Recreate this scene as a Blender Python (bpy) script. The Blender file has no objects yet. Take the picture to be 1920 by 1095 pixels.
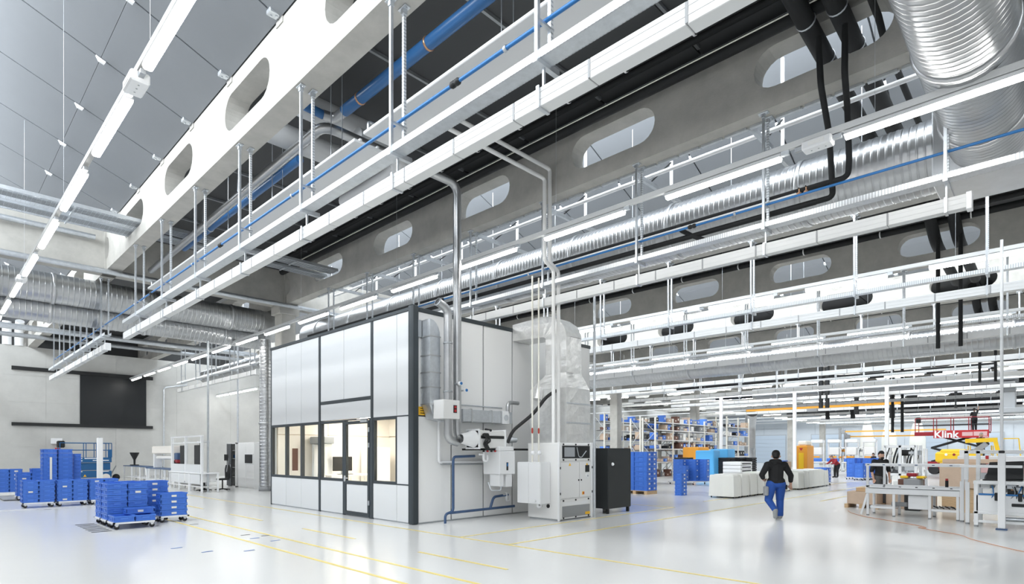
import bpy, math, random
from mathutils import Vector, Matrix
random.seed(7)
sc = bpy.context.scene
COL = sc.collection
PI = math.pi
# ---------------------------------------------------------------- camera, world, light, exposure
cam = bpy.data.cameras.new('camera'); camo = bpy.data.objects.new('camera', cam); COL.objects.link(camo)
camo.location = (0, 0, 1.7); camo.rotation_euler = (PI/2, 0, math.radians(44.05-90))
cam.sensor_width = 36; cam.lens = 1075/1920*36; cam.shift_y = 301.5/1920; cam.clip_end = 400; cam.clip_start = .05
sc.camera = camo
wd = bpy.data.worlds.new('sky'); sc.world = wd; wd.use_nodes = True
wd.node_tree.nodes['Background'].inputs[0].default_value = (.95, .975, 1, 1)
wd.node_tree.nodes['Background'].inputs[1].default_value = .6
vs = sc.view_settings; vs.view_transform = 'Standard'; vs.look = 'None'; vs.gamma = 1; vs.exposure = .14; vs.use_curve_mapping = False
BX = [4.55+6.42*k for k in range(-1, 16)]          # beam lines, BX[0] is behind the camera
def beam_x(k): return BX[k+1]
SKY_W = 43.0
for j in range(8):                                    # daylight through the clerestory of each shed
    k = 2*j-1
    la = bpy.data.lights.new('clerestory_daylight', 'AREA'); la.shape = 'RECTANGLE'; la.size = 50; la.size_y = 1.9
    la.energy = SKY_W*50*1.9; la.color = (.9, .955, 1)
    lo = bpy.data.objects.new('clerestory_daylight', la); COL.objects.link(lo)
    lo.location = (beam_x(k)+.62, 20, 10.95)
    d = Vector((1, 0, -.3)).normalized(); xax = Vector((0, 1, 0)); zax = -d; yax = zax.cross(xax)
    lo.rotation_euler = Matrix((xax, yax, zax)).transposed().to_euler()
# ---------------------------------------------------------------- materials
MATS = {}
def mat(name, col, rough=.5, metal=0., noise=0., nscale=4., bump=0., bscale=40., emit=0., spec=.5, trans=0., alpha=1., stretch=(1, 1, 1), coat=0.):
    m = bpy.data.materials.new(name); m.use_nodes = True; nt = m.node_tree; b = nt.nodes['Principled BSDF']
    c = tuple(col)+(1,)
    b.inputs['Base Color'].default_value = c; b.inputs['Roughness'].default_value = rough; b.inputs['Metallic'].default_value = metal
    b.inputs['Specular IOR Level'].default_value = spec
    if coat: b.inputs['Coat Weight'].default_value = coat; b.inputs['Coat Roughness'].default_value = .08
    if trans: b.inputs['Transmission Weight'].default_value = trans
    if emit: b.inputs['Emission Color'].default_value = c; b.inputs['Emission Strength'].default_value = emit
    if noise or bump:
        tc = nt.nodes.new('ShaderNodeTexCoord'); mp = nt.nodes.new('ShaderNodeMapping'); mp.inputs['Scale'].default_value = stretch
        nt.links.new(tc.outputs['Object'], mp.inputs[0])
    if noise:
        n = nt.nodes.new('ShaderNodeTexNoise'); n.inputs['Scale'].default_value = nscale; n.inputs['Detail'].default_value = 6; n.inputs['Roughness'].default_value = .65
        nt.links.new(mp.outputs[0], n.inputs['Vector'])
        r = nt.nodes.new('ShaderNodeValToRGB'); e = r.color_ramp.elements
        e[0].position = .3; e[1].position = .7
        e[0].color = tuple(max(0, v*(1-noise)) for v in col)+(1,); e[1].color = tuple(min(1, v*(1+noise)) for v in col)+(1,)
        nt.links.new(n.outputs['Fac'], r.inputs[0]); nt.links.new(r.outputs[0], b.inputs['Base Color'])
    if bump:
        n2 = nt.nodes.new('ShaderNodeTexNoise'); n2.inputs['Scale'].default_value = bscale; n2.inputs['Detail'].default_value = 4
        nt.links.new(mp.outputs[0], n2.inputs['Vector'])
        bp = nt.nodes.new('ShaderNodeBump'); bp.inputs['Strength'].default_value = bump; bp.inputs['Distance'].default_value = .02
        nt.links.new(n2.outputs['Fac'], bp.inputs['Height']); nt.links.new(bp.outputs[0], b.inputs['Normal'])
    MATS[name] = m; return m
mat('concrete', (.45, .44, .41), .85, noise=.13, nscale=1.6, bump=.12, bscale=25)
mat('concrete_wall', (.52, .52, .50), .8, noise=.09, nscale=.7, bump=.06, bscale=18)
mat('floor', (.80, .803, .79), .2, noise=.02, nscale=.25, spec=.45)
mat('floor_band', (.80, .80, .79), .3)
mat('yellow_line', (.90, .74, .24), .4, noise=.08, nscale=6)
mat('tape_black', (.03, .03, .035), .5); mat('tape_blue', (.10, .2, .5), .5)
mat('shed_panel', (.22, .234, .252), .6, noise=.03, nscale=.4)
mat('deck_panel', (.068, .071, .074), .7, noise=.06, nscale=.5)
mat('far_wall', (.50, .545, .59), .6, noise=.03, nscale=.5)
mat('door_blue', (.42, .49, .57), .5)
mat('galv', (.62, .65, .68), .36, .8, noise=.10, nscale=9)
mat('galv_dark', (.42, .44, .46), .42, .7, noise=.1, nscale=8)
mat('duct', (.50, .51, .52), .30, .92, noise=.07, nscale=3)
mat('duct_seam', (.55, .56, .57), .35, .9)
mat('white_paint', (.84, .85, .86), .35); mat('white_gloss', (.86, .87, .88), .25)
mat('panel_white', (.68, .695, .705), .42); mat('panel_white_lifted', (.90, .90, .89), .45)  # one booth white, darker in front and paler at side to offset the light
mat('trunking', (.66, .67, .67), .4); mat('rad_panel', (.62, .63, .64), .5)
mat('anthracite', (.035, .045, .052), .45); mat('anthracite_cab', (.022, .026, .028), .5)
mat('grey_paint', (.36, .38, .40), .45); mat('light_grey', (.82, .82, .81), .45); mat('mid_grey', (.30, .31, .32), .5)
mat('black', (.012, .013, .014), .55); mat('rubber', (.02, .02, .022), .7); mat('insulation', (.010, .011, .012), .75, bump=.15, bscale=60)
mat('screen_black', (.007, .009, .011), .38)
mat('blue_pipe', (.035, .145, .36), .35); mat('blue_hose', (.025, .17, .45), .35); mat('blue_dull', (.05, .10, .21), .4, noise=.1)
mat('crate_blue', (.06, .19, .66), .42, noise=.06, nscale=5); mat('crate_light', (.10, .27, .80), .42)
mat('lift_blue', (.015, .11, .28), .4); mat('cyan_wrap', (.10, .42, .78), .35, bump=.2, bscale=12)
mat('label_white', (.82, .80, .72), .6); mat('paper', (.88, .88, .86), .7)
mat('track_shaded', (.36, .36, .35), .4); mat('red', (.50, .03, .035), .4); mat('dark_red', (.30, .02, .03), .45); mat('orange', (.78, .33, .03), .45); mat('yellow', (.88, .56, .02), .4); mat('warn', (.92, .52, .02), .5)  # track tone: white rail with its underside shade put into the colour
mat('crane', (.78, .40, .05), .45); mat('door_dark', (.075, .08, .085), .45); mat('pink', (.70, .45, .45), .5)
mat('wood', (.58, .40, .23), .7, noise=.2, nscale=6, stretch=(1, 1, 8)); mat('cardboard', (.58, .44, .33), .75, noise=.06, nscale=5); mat('dark_brown', (.16, .08, .06), .7)
mat('foil', (.78, .78, .77), .36, .7, noise=.08, nscale=5, bump=.6, bscale=9); mat('cover', (.78, .78, .74), .65, bump=.25, bscale=6)
mat('copper', (.72, .42, .26), .35, .8); mat('rust', (.42, .18, .08), .7); mat('cable_orange', (.62, .30, .17), .5)
mat('cream', (.88, .84, .78), .55); mat('cream_frame', (.62, .50, .38), .5)
mat('skin', (.55, .33, .24), .55); mat('cloth_black', (.010, .010, .011), .85, bump=.2, bscale=30); mat('cloth_blue', (.015, .075, .33), .75, noise=.1, nscale=6, bump=.2, bscale=25)
mat('cloth_grey', (.10, .105, .11), .8); mat('cloth_red', (.30, .02, .03), .8); mat('hair', (.012, .010, .009), .6); mat('hair_grey', (.35, .33, .31), .7); mat('shoe_grey', (.30, .31, .31), .7)
mat('lamp_on', (1, .985, .95), .4, emit=25.0); mat('lamp_warm', (1, .93, .83), .4, emit=20.0)
g = mat('glass', (.95, .98, .97), .02, trans=1.0, spec=.5); g.node_tree.nodes['Principled BSDF'].inputs['IOR'].default_value = 1.02
def perf_mat(name, axis, col=(.78, .81, .84), per=.05, fill=.45):
    m = mat(name, col, .4, .6); nt = m.node_tree; b = nt.nodes['Principled BSDF']
    tc = nt.nodes.new('ShaderNodeTexCoord'); sp = nt.nodes.new('ShaderNodeSeparateXYZ'); nt.links.new(tc.outputs['Object'], sp.inputs[0])
    mm = nt.nodes.new('ShaderNodeMath'); mm.operation = 'PINGPONG'; mm.inputs[1].default_value = per/2; nt.links.new(sp.outputs[axis], mm.inputs[0])
    gt = nt.nodes.new('ShaderNodeMath'); gt.operation = 'GREATER_THAN'; gt.inputs[1].default_value = per/2*(1-fill); nt.links.new(mm.outputs[0], gt.inputs[0])
    mx = nt.nodes.new('ShaderNodeMix'); mx.data_type = 'RGBA'; mx.inputs[6].default_value = tuple(col)+(1,); mx.inputs[7].default_value = (.48, .51, .54, 1)
    nt.links.new(gt.outputs[0], mx.inputs[0]); nt.links.new(mx.outputs[2], b.inputs['Base Color'])
perf_mat('perf_z', 2, per=.05, fill=.4); perf_mat('perf_y', 1, per=.045, fill=.4)
# ---------------------------------------------------------------- mesh helpers
def V(*a): return Vector(a)
class MB:
    def __init__(s): s.v = []; s.f = []; s.sm = []
    def add(s, vs, fs, smooth=False):
        n = len(s.v); s.v += [tuple(p) for p in vs]; s.f += [tuple(i+n for i in f) for f in fs]; s.sm += [smooth]*len(fs); return s
    def box(s, x0, x1, y0, y1, z0, z1):
        return s.add([(x0,y0,z0),(x1,y0,z0),(x1,y1,z0),(x0,y1,z0),(x0,y0,z1),(x1,y0,z1),(x1,y1,z1),(x0,y1,z1)],
                     [(3,2,1,0),(4,5,6,7),(0,1,5,4),(1,2,6,5),(2,3,7,6),(3,0,4,7)])
    def cb(s, c, d): return s.box(c[0]-d[0]/2, c[0]+d[0]/2, c[1]-d[1]/2, c[1]+d[1]/2, c[2]-d[2]/2, c[2]+d[2]/2)
    def rbox(s, x0, x1, y0, y1, z0, z1, b=.01):
        P = []; idx = {}
        for i in (0,1):
            for j in (0,1):
                for k in (0,1):
                    for a in range(3):
                        o = [b, b, b]; o[a] = 0
                        idx[i,j,k,a] = len(P)
                        P.append(((x0+o[0], x1-o[0])[i], (y0+o[1], y1-o[1])[j], (z0+o[2], z1-o[2])[k]))
        F = []; I = lambda i,j,k,a: idx[i,j,k,a]
        for a in range(3):
            u, w = [(1,2),(2,0),(0,1)][a]
            for sd in (0,1):
                q = []
                for (p, r) in ((0,0),(1,0),(1,1),(0,1)):
                    t = [0,0,0]; t[a] = sd; t[u] = p; t[w] = r; q.append(I(*t, a))
                F.append(tuple(q) if sd else tuple(q[::-1]))
            for p in (0,1):
                for r in (0,1):
                    t = [0,0,0]; t[u] = p; t[w] = r; t2 = list(t); t2[a] = 1
                    q = [I(*t, u), I(*t2, u), I(*t2, w), I(*t, w)]
                    F.append(tuple(q) if (p ^ r) == 0 else tuple(q[::-1]))
        for i in (0,1):
            for j in (0,1):
                for k in (0,1):
                    q = [I(i,j,k,0), I(i,j,k,1), I(i,j,k,2)]
                    F.append(tuple(q) if (i+j+k) % 2 else tuple(q[::-1]))
        return s.add(P, F)
    def bar(s, p0, p1, w, h=None):
        h = h or w; a = Vector(p0); b = Vector(p1); d = (b-a).normalized()
        up = Vector((0,0,1)) if abs(d.z) < .95 else Vector((1,0,0))
        x = d.cross(up).normalized()*w/2; y = x.cross(d).normalized()*h/2
        P = [a-x-y, a+x-y, a+x+y, a-x+y, b-x-y, b+x-y, b+x+y, b-x+y]
        return s.add(P, [(0,1,2,3),(7,6,5,4),(4,5,1,0),(5,6,2,1),(6,7,3,2),(7,4,0,3)])
    def cyl(s, p0, p1, r, n=12, r1=None, caps=True):
        return s.tube([p0, p1], r, n, caps, radii=[r, r if r1 is None else r1])
    def tube(s, pts, r, n=10, caps=True, radii=None):
        P = [Vector(p) for p in pts]; m = len(P); V_ = []; F = []
        T = []
        for i in range(m):
            t = (P[min(i+1, m-1)]-P[max(i-1, 0)]); T.append(t.normalized() if t.length > 1e-9 else Vector((0,0,1)))
        nrm = T[0].orthogonal().normalized()
        for i in range(m):
            nrm = (nrm-T[i]*nrm.dot(T[i]))
            nrm = nrm.normalized() if nrm.length > 1e-6 else T[i].orthogonal().normalized()
            bn = T[i].cross(nrm); rr = radii[i] if radii else r
            for k in range(n):
                a = 2*PI*k/n; V_.append(P[i]+nrm*math.cos(a)*rr+bn*math.sin(a)*rr)
        for i in range(m-1):
            for k in range(n):
                F.append((i*n+k, i*n+(k+1) % n, (i+1)*n+(k+1) % n, (i+1)*n+k))
        s.add(V_, F, True)
        if caps:
            s.add([V_[k] for k in range(n)], [tuple(range(n))[::-1]]); s.add([V_[(m-1)*n+k] for k in range(n)], [tuple(range(n))])
        return s
    def lathe(s, prof, p0, axis=(0,0,1), n=20):
        a = Vector(axis).normalized(); p0 = Vector(p0); o = a.orthogonal().normalized(); q = a.cross(o); V_ = []; F = []
        for (r, h) in prof:
            for k in range(n):
                t = 2*PI*k/n; V_.append(p0+a*h+o*math.cos(t)*r+q*math.sin(t)*r)
        for i in range(len(prof)-1):
            for k in range(n):
                F.append((i*n+k, i*n+(k+1) % n, (i+1)*n+(k+1) % n, (i+1)*n+k))
        return s.add(V_, F, True)
    def prism(s, poly, axis, a0, a1):
        n = len(poly)
        def mk(p, a): return [(a, p[0], p[1]), (p[0], a, p[1]), (p[0], p[1], a)][axis]
        P = [mk(p, a0) for p in poly]+[mk(p, a1) for p in poly]
        return s.add(P, [tuple(range(n))[::-1], tuple(range(n, 2*n))]+[(i, (i+1) % n, n+(i+1) % n, n+i) for i in range(n)])
    def sphere(s, c, r, n=10, sz=1.):
        pr = [(max(1e-4, r*math.sin(PI*i/n)), -r*sz*math.cos(PI*i/n)) for i in range(n+1)]
        return s.lathe(pr, c, (0,0,1), 2*n)
    def build(s, name, m, parent=None, off=None):
        me = bpy.data.meshes.new(name); vv = s.v
        if off is not None: vv = [(p[0]-off[0], p[1]-off[1], p[2]-off[2]) for p in vv]
        me.from_pydata(vv, [], s.f)
        if any(s.sm): me.polygons.foreach_set('use_smooth', s.sm)
        if m: me.materials.append(MATS[m])
        me.update()
        o = bpy.data.objects.new(name, me); COL.objects.link(o)
        if parent is not None: o.parent = parent
        return o
def bend(pts, r, n=6):
    P = [Vector(p) for p in pts]; out = [P[0]]
    for i in range(1, len(P)-1):
        a, b, c = P[i-1], P[i], P[i+1]; d0 = (a-b); d1 = (c-b)
        rr = min(r, d0.length*.49, d1.length*.49); p = b+d0.normalized()*rr; q = b+d1.normalized()*rr
        for k in range(n+1):
            t = k/n; out.append(p*(1-t)**2+b*2*t*(1-t)+q*t*t)
    out.append(P[-1]); return out
def tag(o, label, cat, group=None, kind=None):
    o['label'] = label; o['category'] = cat
    if group: o['group'] = group
    if kind: o['kind'] = kind
    return o
def thing(name, label, cat, loc=(0,0,0), rz=0, group=None):
    o = bpy.data.objects.new(name, None); COL.objects.link(o); o.location = loc; o.rotation_euler = (0, 0, rz); o.empty_display_size = .1
    return tag(o, label, cat, group)
def struct(o): o['kind'] = 'structure'; return o
def cpy(o, parent=None, loc=None):
    c = o.copy(); COL.objects.link(c); c.parent = parent
    if loc is not None: c.location = loc
    return c
def dup(root, loc, rz=None, label=None, group=None):
    r = root.copy(); COL.objects.link(r); r.location = loc
    if rz is not None: r.rotation_euler = (0, 0, rz)
    if label: r['label'] = label
    if group: r['group'] = group
    for ch in list(root.children):
        c = ch.copy(); COL.objects.link(c); c.parent = r
        for gch in list(ch.children):
            d = gch.copy(); COL.objects.link(d); d.parent = c
    return r
ORD = ['first','second','third','fourth','fifth','sixth','seventh','eighth','ninth','tenth','eleventh','twelfth','thirteenth','fourteenth','fifteenth','sixteenth','seventeenth','eighteenth','nineteenth','twentieth']
# ================================================================ structure
Y0, Y1, XF = -7.0, 45.0, 100.0
YW = 45.0
fl = struct(MB().box(-9, XF, Y0, YW, -.3, 0).build('floor', 'floor'))
def fline(x0, y0, x1, y1, w=.06, m='yellow_line', nm='floor_marking'):
    a = V(x0, y0, 0); b = V(x1, y1, 0); d = (b-a).normalized(); n = V(-d.y, d.x, 0)*w/2
    q = [a-n, b-n, b+n, a+n]
    MB().add([(p.x, p.y, .0015) for p in q]+[(p.x, p.y, .004) for p in q], [(4,5,6,7),(0,1,5,4),(1,2,6,5),(2,3,7,6),(3,0,4,7)]).build(nm, m, fl)
for a in ((4.38,3,4.38,24),(5.03,1,5.03,34),(7.55,.5,7.55,44),(7.55,8.78,16.35,8.78),(7.55,7.42,36,7.42),(16.33,8.78,16.33,10.3)): fline(*a)
for a in ((5.98,14.5,5.98,16.66),(5.98,10.1,5.98,12.3),(5.95,5.85,5.95,7.98),(5.98,18.8,5.98,20.9),(5.98,23.1,5.98,25.2)): fline(*a)
fline(19, 9.1, 40, 9.1); fline(22, 6.2, 34, 6.2)
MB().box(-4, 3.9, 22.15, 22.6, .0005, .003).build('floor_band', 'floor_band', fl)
random.seed(3)
for i in range(7): fline(2.55, 14.95+.30*i, 2.92, 14.97+.30*i, .10, 'tape_black', 'tape_strip')
for (x, y, c) in ((4.45,14.9,'tape_black'),(3.1,11.4,'tape_blue'),(3.35,10.6,'tape_blue'),(3.9,10.2,'tape_blue'),(4.6,12.2,'tape_black'),(4.85,11.8,'tape_black'),(4.55,11.6,'tape_blue'),(4.7,11.0,'tape_blue'),(2.6,22.0,'tape_black')):
    fline(x, y, x+.18, y+.02, .05, c, 'tape_strip')
# back wall of concrete panels
wb = struct(MB().box(-9, XF, YW+.016, YW+.4, 0, 8.1).build('wall_back', 'concrete_wall'))
pz = [0, 2.05, 4.75, 6.35, 8.1]; px = [-9+3.6*i for i in range(31)]
for i in range(30):
    for j in range(4):
        x0, x1 = px[i]+.005, min(px[i+1], XF)-.005
        MB().box(x0, x1, YW, YW+.03, pz[j]+.004, pz[j+1]-.004).build('concrete_panel', 'concrete_wall', wb)
wf = struct(MB().box(XF, XF+.3, Y0, YW, 0, 14).build('wall_far', 'far_wall'))
for i in range(13):   # cladding bays of the far wall
    MB().box(XF-.05, XF+.01, Y0+4*i+.03, Y0+4*i+3.97, 0, 8).build('wall_panel', 'far_wall', wf)
for n, (y, w, h) in enumerate(((8, 4, 4.4),(14, 4, 4.4),(27, 5, 4.6),(36, 5, 4.6))):
    d = struct(MB().box(XF-.16, XF-.06, y-w/2-.1, y+w/2+.1, 0, h+.1).build('door_%d' % (n+1), 'grey_paint'))
    for j in range(7): MB().box(XF-.2, XF-.12, y-w/2, y+w/2, h*j/7+.012, h*(j+1)/7-.012).build('door_section', 'door_blue', d)
wr_ = struct(MB().box(7, XF, Y0-.3, Y0, 0, 13).build('wall_right_light_block', 'concrete_wall'))  # added unseen wall that keeps sky light out; the hall runs on here
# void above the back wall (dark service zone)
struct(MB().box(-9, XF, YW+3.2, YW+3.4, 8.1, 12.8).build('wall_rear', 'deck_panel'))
# beams with stadium openings
HP, HL, HR = 4.35, 2.25, .38; HZ0 = 8.85
def beam_mesh(w):
    y0, y1, z0, z1 = Y0, 48.2, 8.1, 9.55; mb = MB()
    cs = [10.7+HL/2-4*HP+HP*i for i in range(13)]
    ys = [y0]+[c-HP/2 for c in cs[1:]]+[y1]; cs = [c for c in cs if c+HL/2 < y1-.2 and c-HL/2 > y0+.1]
    edges = [y0]+[(cs[i]+cs[i+1])/2 for i in range(len(cs)-1)]+[y1]
    for i, c in enumerate(cs):
        a, b = edges[i], edges[i+1]; cl, cr = c-HL/2+HR, c+HL/2-HR; pin = []; pout = []
        def ray(cx, t, lim):
            dy, dz = math.cos(t), math.sin(t); k = 1e9
            if abs(dy) > 1e-6: k = min(k, (lim-cx)/dy if (lim-cx)/dy > 0 else 1e9)
            if dz > 1e-6: k = min(k, (z1-HZ0)/dz)
            if dz < -1e-6: k = min(k, (z0-HZ0)/dz)
            return (cx+dy*k, HZ0+dz*k)
        tr = sorted([-PI/2+PI*q/10 for q in range(11)]+[math.atan2(z1-HZ0, b-cr), math.atan2(z0-HZ0, b-cr)])
        tl = sorted([PI/2+PI*q/10 for q in range(11)]+[math.atan2(z1-HZ0, a-cl), math.atan2(z0-HZ0, a-cl)+2*PI])
        for t in tr: pin.append((cr+HR*math.cos(t), HZ0+HR*math.sin(t))); pout.append(ray(cr, t, b))
        for t in tl: pin.append((cl+HR*math.cos(t), HZ0+HR*math.sin(t))); pout.append(ray(cl, t, a))
        n = len(pin)
        P = [(0, p[0], p[1]) for p in pin]+[(0, p[0], p[1]) for p in pout]+[(w, p[0], p[1]) for p in pin]+[(w, p[0], p[1]) for p in pout]
        F = []; 
        for q in range(n):
            r = (q+1) % n
            F += [(q, r, n+r, n+q), (2*n+r, 2*n+q, 3*n+q, 3*n+r), (r, q, 2*n+q, 2*n+r)]
        mb.add(P, F)
    mb.add([(0,y0,z0),(w,y0,z0),(w,y1,z0),(0,y1,z0)], [(3,2,1,0)]); mb.add([(0,y0,z1),(w,y0,z1),(w,y1,z1),(0,y1,z1)], [(0,1,2,3)])
    mb.add([(0,y0,z0),(w,y0,z0),(w,y0,z1),(0,y0,z1)], [(0,1,2,3)]); mb.add([(0,y1,z0),(w,y1,z0),(w,y1,z1),(0,y1,z1)], [(3,2,1,0)])
    return mb
bproto = beam_mesh(.43).build('roof_beam', 'concrete')
BEAMN = {}
for k in range(-1, 15):
    o = bproto if k == -1 else cpy(bproto)
    o.location = (beam_x(k), 0, 0)
    if k == -1: nm = 'concrete roof beam with long oval openings behind the camera'; BEAMN[k] = 'beam behind the camera'
    else:
        BEAMN[k] = ['nearest beam','second beam','third beam','fourth beam','fifth beam','sixth beam'][k] if k < 6 else ORD[k]+' beam'
        nm = ['daylit white concrete roof beam with oval openings nearest the camera','shaded grey concrete beam with oval openings above the white booth','bright concrete beam mostly hidden behind the big spiral duct'][k] if k < 3 else 'concrete roof beam with oval openings, %s counted from the camera' % ORD[k]
    tag(o, nm, 'beam', 'perforated concrete roof beams', 'structure')
# transverse beam and columns
o = MB().box(-9, XF, 24.2, 25.1, 8.1, 9.5)
for k in range(-1, 15): o.box(beam_x(k)-.06, beam_x(k)+.49, 24.1, 24.2, 8.1, 9.5)
tag(o.build('cross_beam', 'concrete'), 'deep concrete cross beam joining the roof beams in front of the twin ducts', 'beam', None, 'structure')
for i, k in enumerate((1, 3, 5, 7, 9, 11, 13)):
    c = thing('concrete_column', 'square concrete column %s' % ['beside the tall round riser duct behind the booth','hidden behind the booth','standing behind the black cabinet left of the racks','at the right end of the storage racking','with a round riser duct before the far wall','sixth column counted from the left, near the far wall','seventh column counted from the left, near the far wall'][i], 'column', (beam_x(k)+.2, 24.65, 0), 0, 'concrete columns')
    c['kind'] = 'structure'
    MB().rbox(-.33, .33, -.33, .33, 0, 8.1, .03).build('shaft', 'concrete', c); MB().rbox(-.45, .45, -.42, .42, 7.7, 8.1, .02).build('capital', 'concrete', c)
# ceilings
PW = 2.41; PY = [10.25+PW*(i-7) for i in range(23)]
cm = MB()
for k in range(0, 15, 2):
    x0, x1 = beam_x(k)+.43, beam_x(k+1) if k+1 < 15 else XF
    cm.box(x0-.5, x1+.5, Y0, 48.2, 10.0, 10.1)
cd = struct(cm.build('ceiling', 'deck_panel'))
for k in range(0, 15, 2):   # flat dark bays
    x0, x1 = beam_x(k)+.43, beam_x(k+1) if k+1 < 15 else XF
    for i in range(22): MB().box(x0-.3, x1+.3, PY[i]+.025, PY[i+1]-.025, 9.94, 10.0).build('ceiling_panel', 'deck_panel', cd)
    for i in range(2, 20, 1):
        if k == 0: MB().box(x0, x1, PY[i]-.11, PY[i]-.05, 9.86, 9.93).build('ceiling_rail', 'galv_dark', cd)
clipm = None
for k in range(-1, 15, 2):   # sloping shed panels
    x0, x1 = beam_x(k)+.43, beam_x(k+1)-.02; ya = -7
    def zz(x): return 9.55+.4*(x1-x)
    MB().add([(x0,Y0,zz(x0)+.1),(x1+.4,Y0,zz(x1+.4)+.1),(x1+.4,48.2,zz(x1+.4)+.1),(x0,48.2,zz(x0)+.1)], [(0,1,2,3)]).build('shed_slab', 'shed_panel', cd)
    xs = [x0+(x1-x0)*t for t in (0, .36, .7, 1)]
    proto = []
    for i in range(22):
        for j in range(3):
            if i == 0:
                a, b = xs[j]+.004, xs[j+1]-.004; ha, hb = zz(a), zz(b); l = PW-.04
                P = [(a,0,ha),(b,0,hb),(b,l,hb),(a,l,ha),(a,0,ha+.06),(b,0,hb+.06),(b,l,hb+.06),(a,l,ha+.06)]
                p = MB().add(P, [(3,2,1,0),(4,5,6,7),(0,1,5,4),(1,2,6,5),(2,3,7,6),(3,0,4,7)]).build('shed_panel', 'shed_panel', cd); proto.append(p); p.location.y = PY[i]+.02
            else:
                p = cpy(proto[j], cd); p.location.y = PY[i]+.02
    if k > 5: continue
    for i in range(2, 21):
        for j in (1, 2):
            mb = MB(); x = xs[j]; h = zz(x)
            mb.prism([(x-.09, h+.02), (x+.09, h-.05), (x+.06, h-.11), (x-.04, h-.08)], 1, PY[i]-.03, PY[i]+.03)
            q = mb.build('panel_clip', 'white_paint', cd)
        q = MB().rbox(x1-.2, x1-.0, PY[i]-.08, PY[i]+.08, 9.56, 9.70, .01).cyl((x1-.13, PY[i]+.03, 9.54), (x1-.13, PY[i]+.03, 9.57), .02, 6).cyl((x1-.06, PY[i]-.03, 9.54), (x1-.06, PY[i]-.03, 9.57), .02, 6).build('fixing_bracket', 'galv', cd); MB().box(x1+.0, x1+.06, PY[i]-.13, PY[i]+.13, 9.45, 9.62).build('bearing_block', 'concrete', cd)
# clerestory upstand framing over each shaded beam
for n, k in enumerate(range(-1, 15, 2)):
    x0 = beam_x(k)+.38; w = struct(MB().box(x0-.06, x0+.04, Y0, 48.2, 9.55, 9.95).build('window_%d' % (n+1), 'white_paint'))
    MB().box(x0-.06, x0+.04, Y0, 48.2, 12.0, 12.2).build('head_rail', 'white_paint', w)
    for i in range(0, 23, 2): MB().box(x0-.05, x0+.03, PY[i]-.03, PY[i]+.03, 9.95, 12.0).build('mullion', 'white_paint', w)
# ================================================================ services under the beams
SY = [4.1+2.75*(i-2) for i in range(9)]      # hanger stations along a beam
def make_hanger():
    t = thing('strut_hanger', 'x', 'hanger')
    for dx in (.08, .30):
        p = MB(); h = 2.15; z0 = 5.95
        p.box(dx-.022, dx+.022, -.022, .022, z0, 8.09); p.build('strut', 'galv' if dx < .2 else 'perf_z', t)
        b = MB(); b.rbox(dx-.05, dx+.05, -.09, .09, 8.075, 8.1, .004); b.box(dx-.035, dx+.035, -.03, .03, 8.0, 8.08); b.cyl((dx,-.07,8.05),(dx,-.07,8.08),.012,6); b.cyl((dx,.07,8.05),(dx,.07,8.08),.012,6); b.build('base_plate', 'galv', t)
    MB().box(.04, .42, -.03, .03, 5.90, 5.94).box(.04, .42, -.03, -.026, 5.94, 5.97).build('crossbar', 'galv', t)
    MB().box(.06, .34, -.02, .02, 6.36, 6.39).build('pipe_bar', 'galv', t)
    MB().box(.175, .205, -.012, .012, 5.66, 5.90).box(.08, .27, -.02, .02, 5.42, 5.437).box(.255, .27, -.02, .02, 5.437, 5.66).box(.08, .095, -.02, .02, 5.437, 5.66).build('drop_bracket', 'galv', t)
    return t
h0 = make_hanger(); first = True
def hang(k, y, lab):
    global first
    if first: h0.location = (beam_x(k), y, 0); h0['label'] = lab; h0['group'] = 'strut hangers under the beams'; first = False; return h0
    return dup(h0, (beam_x(k), y, 0), None, lab, 'strut hangers under the beams')
for k in range(0, 14):
    ys = SY if k in (1, 2, 3, 4, 5) else (SY[:] + [25.4, 26.7, 28.0, 29.3, 30.6, 33.2, 36.0] if k == 0 else SY[:8])
    if k > 7: ys = SY[1:7:1]
    for i, y in enumerate(ys):
        hang(k, y, 'galvanised twin-strut hanger, %s from the right along the %s' % (ORD[i], BEAMN[k]))
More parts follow.
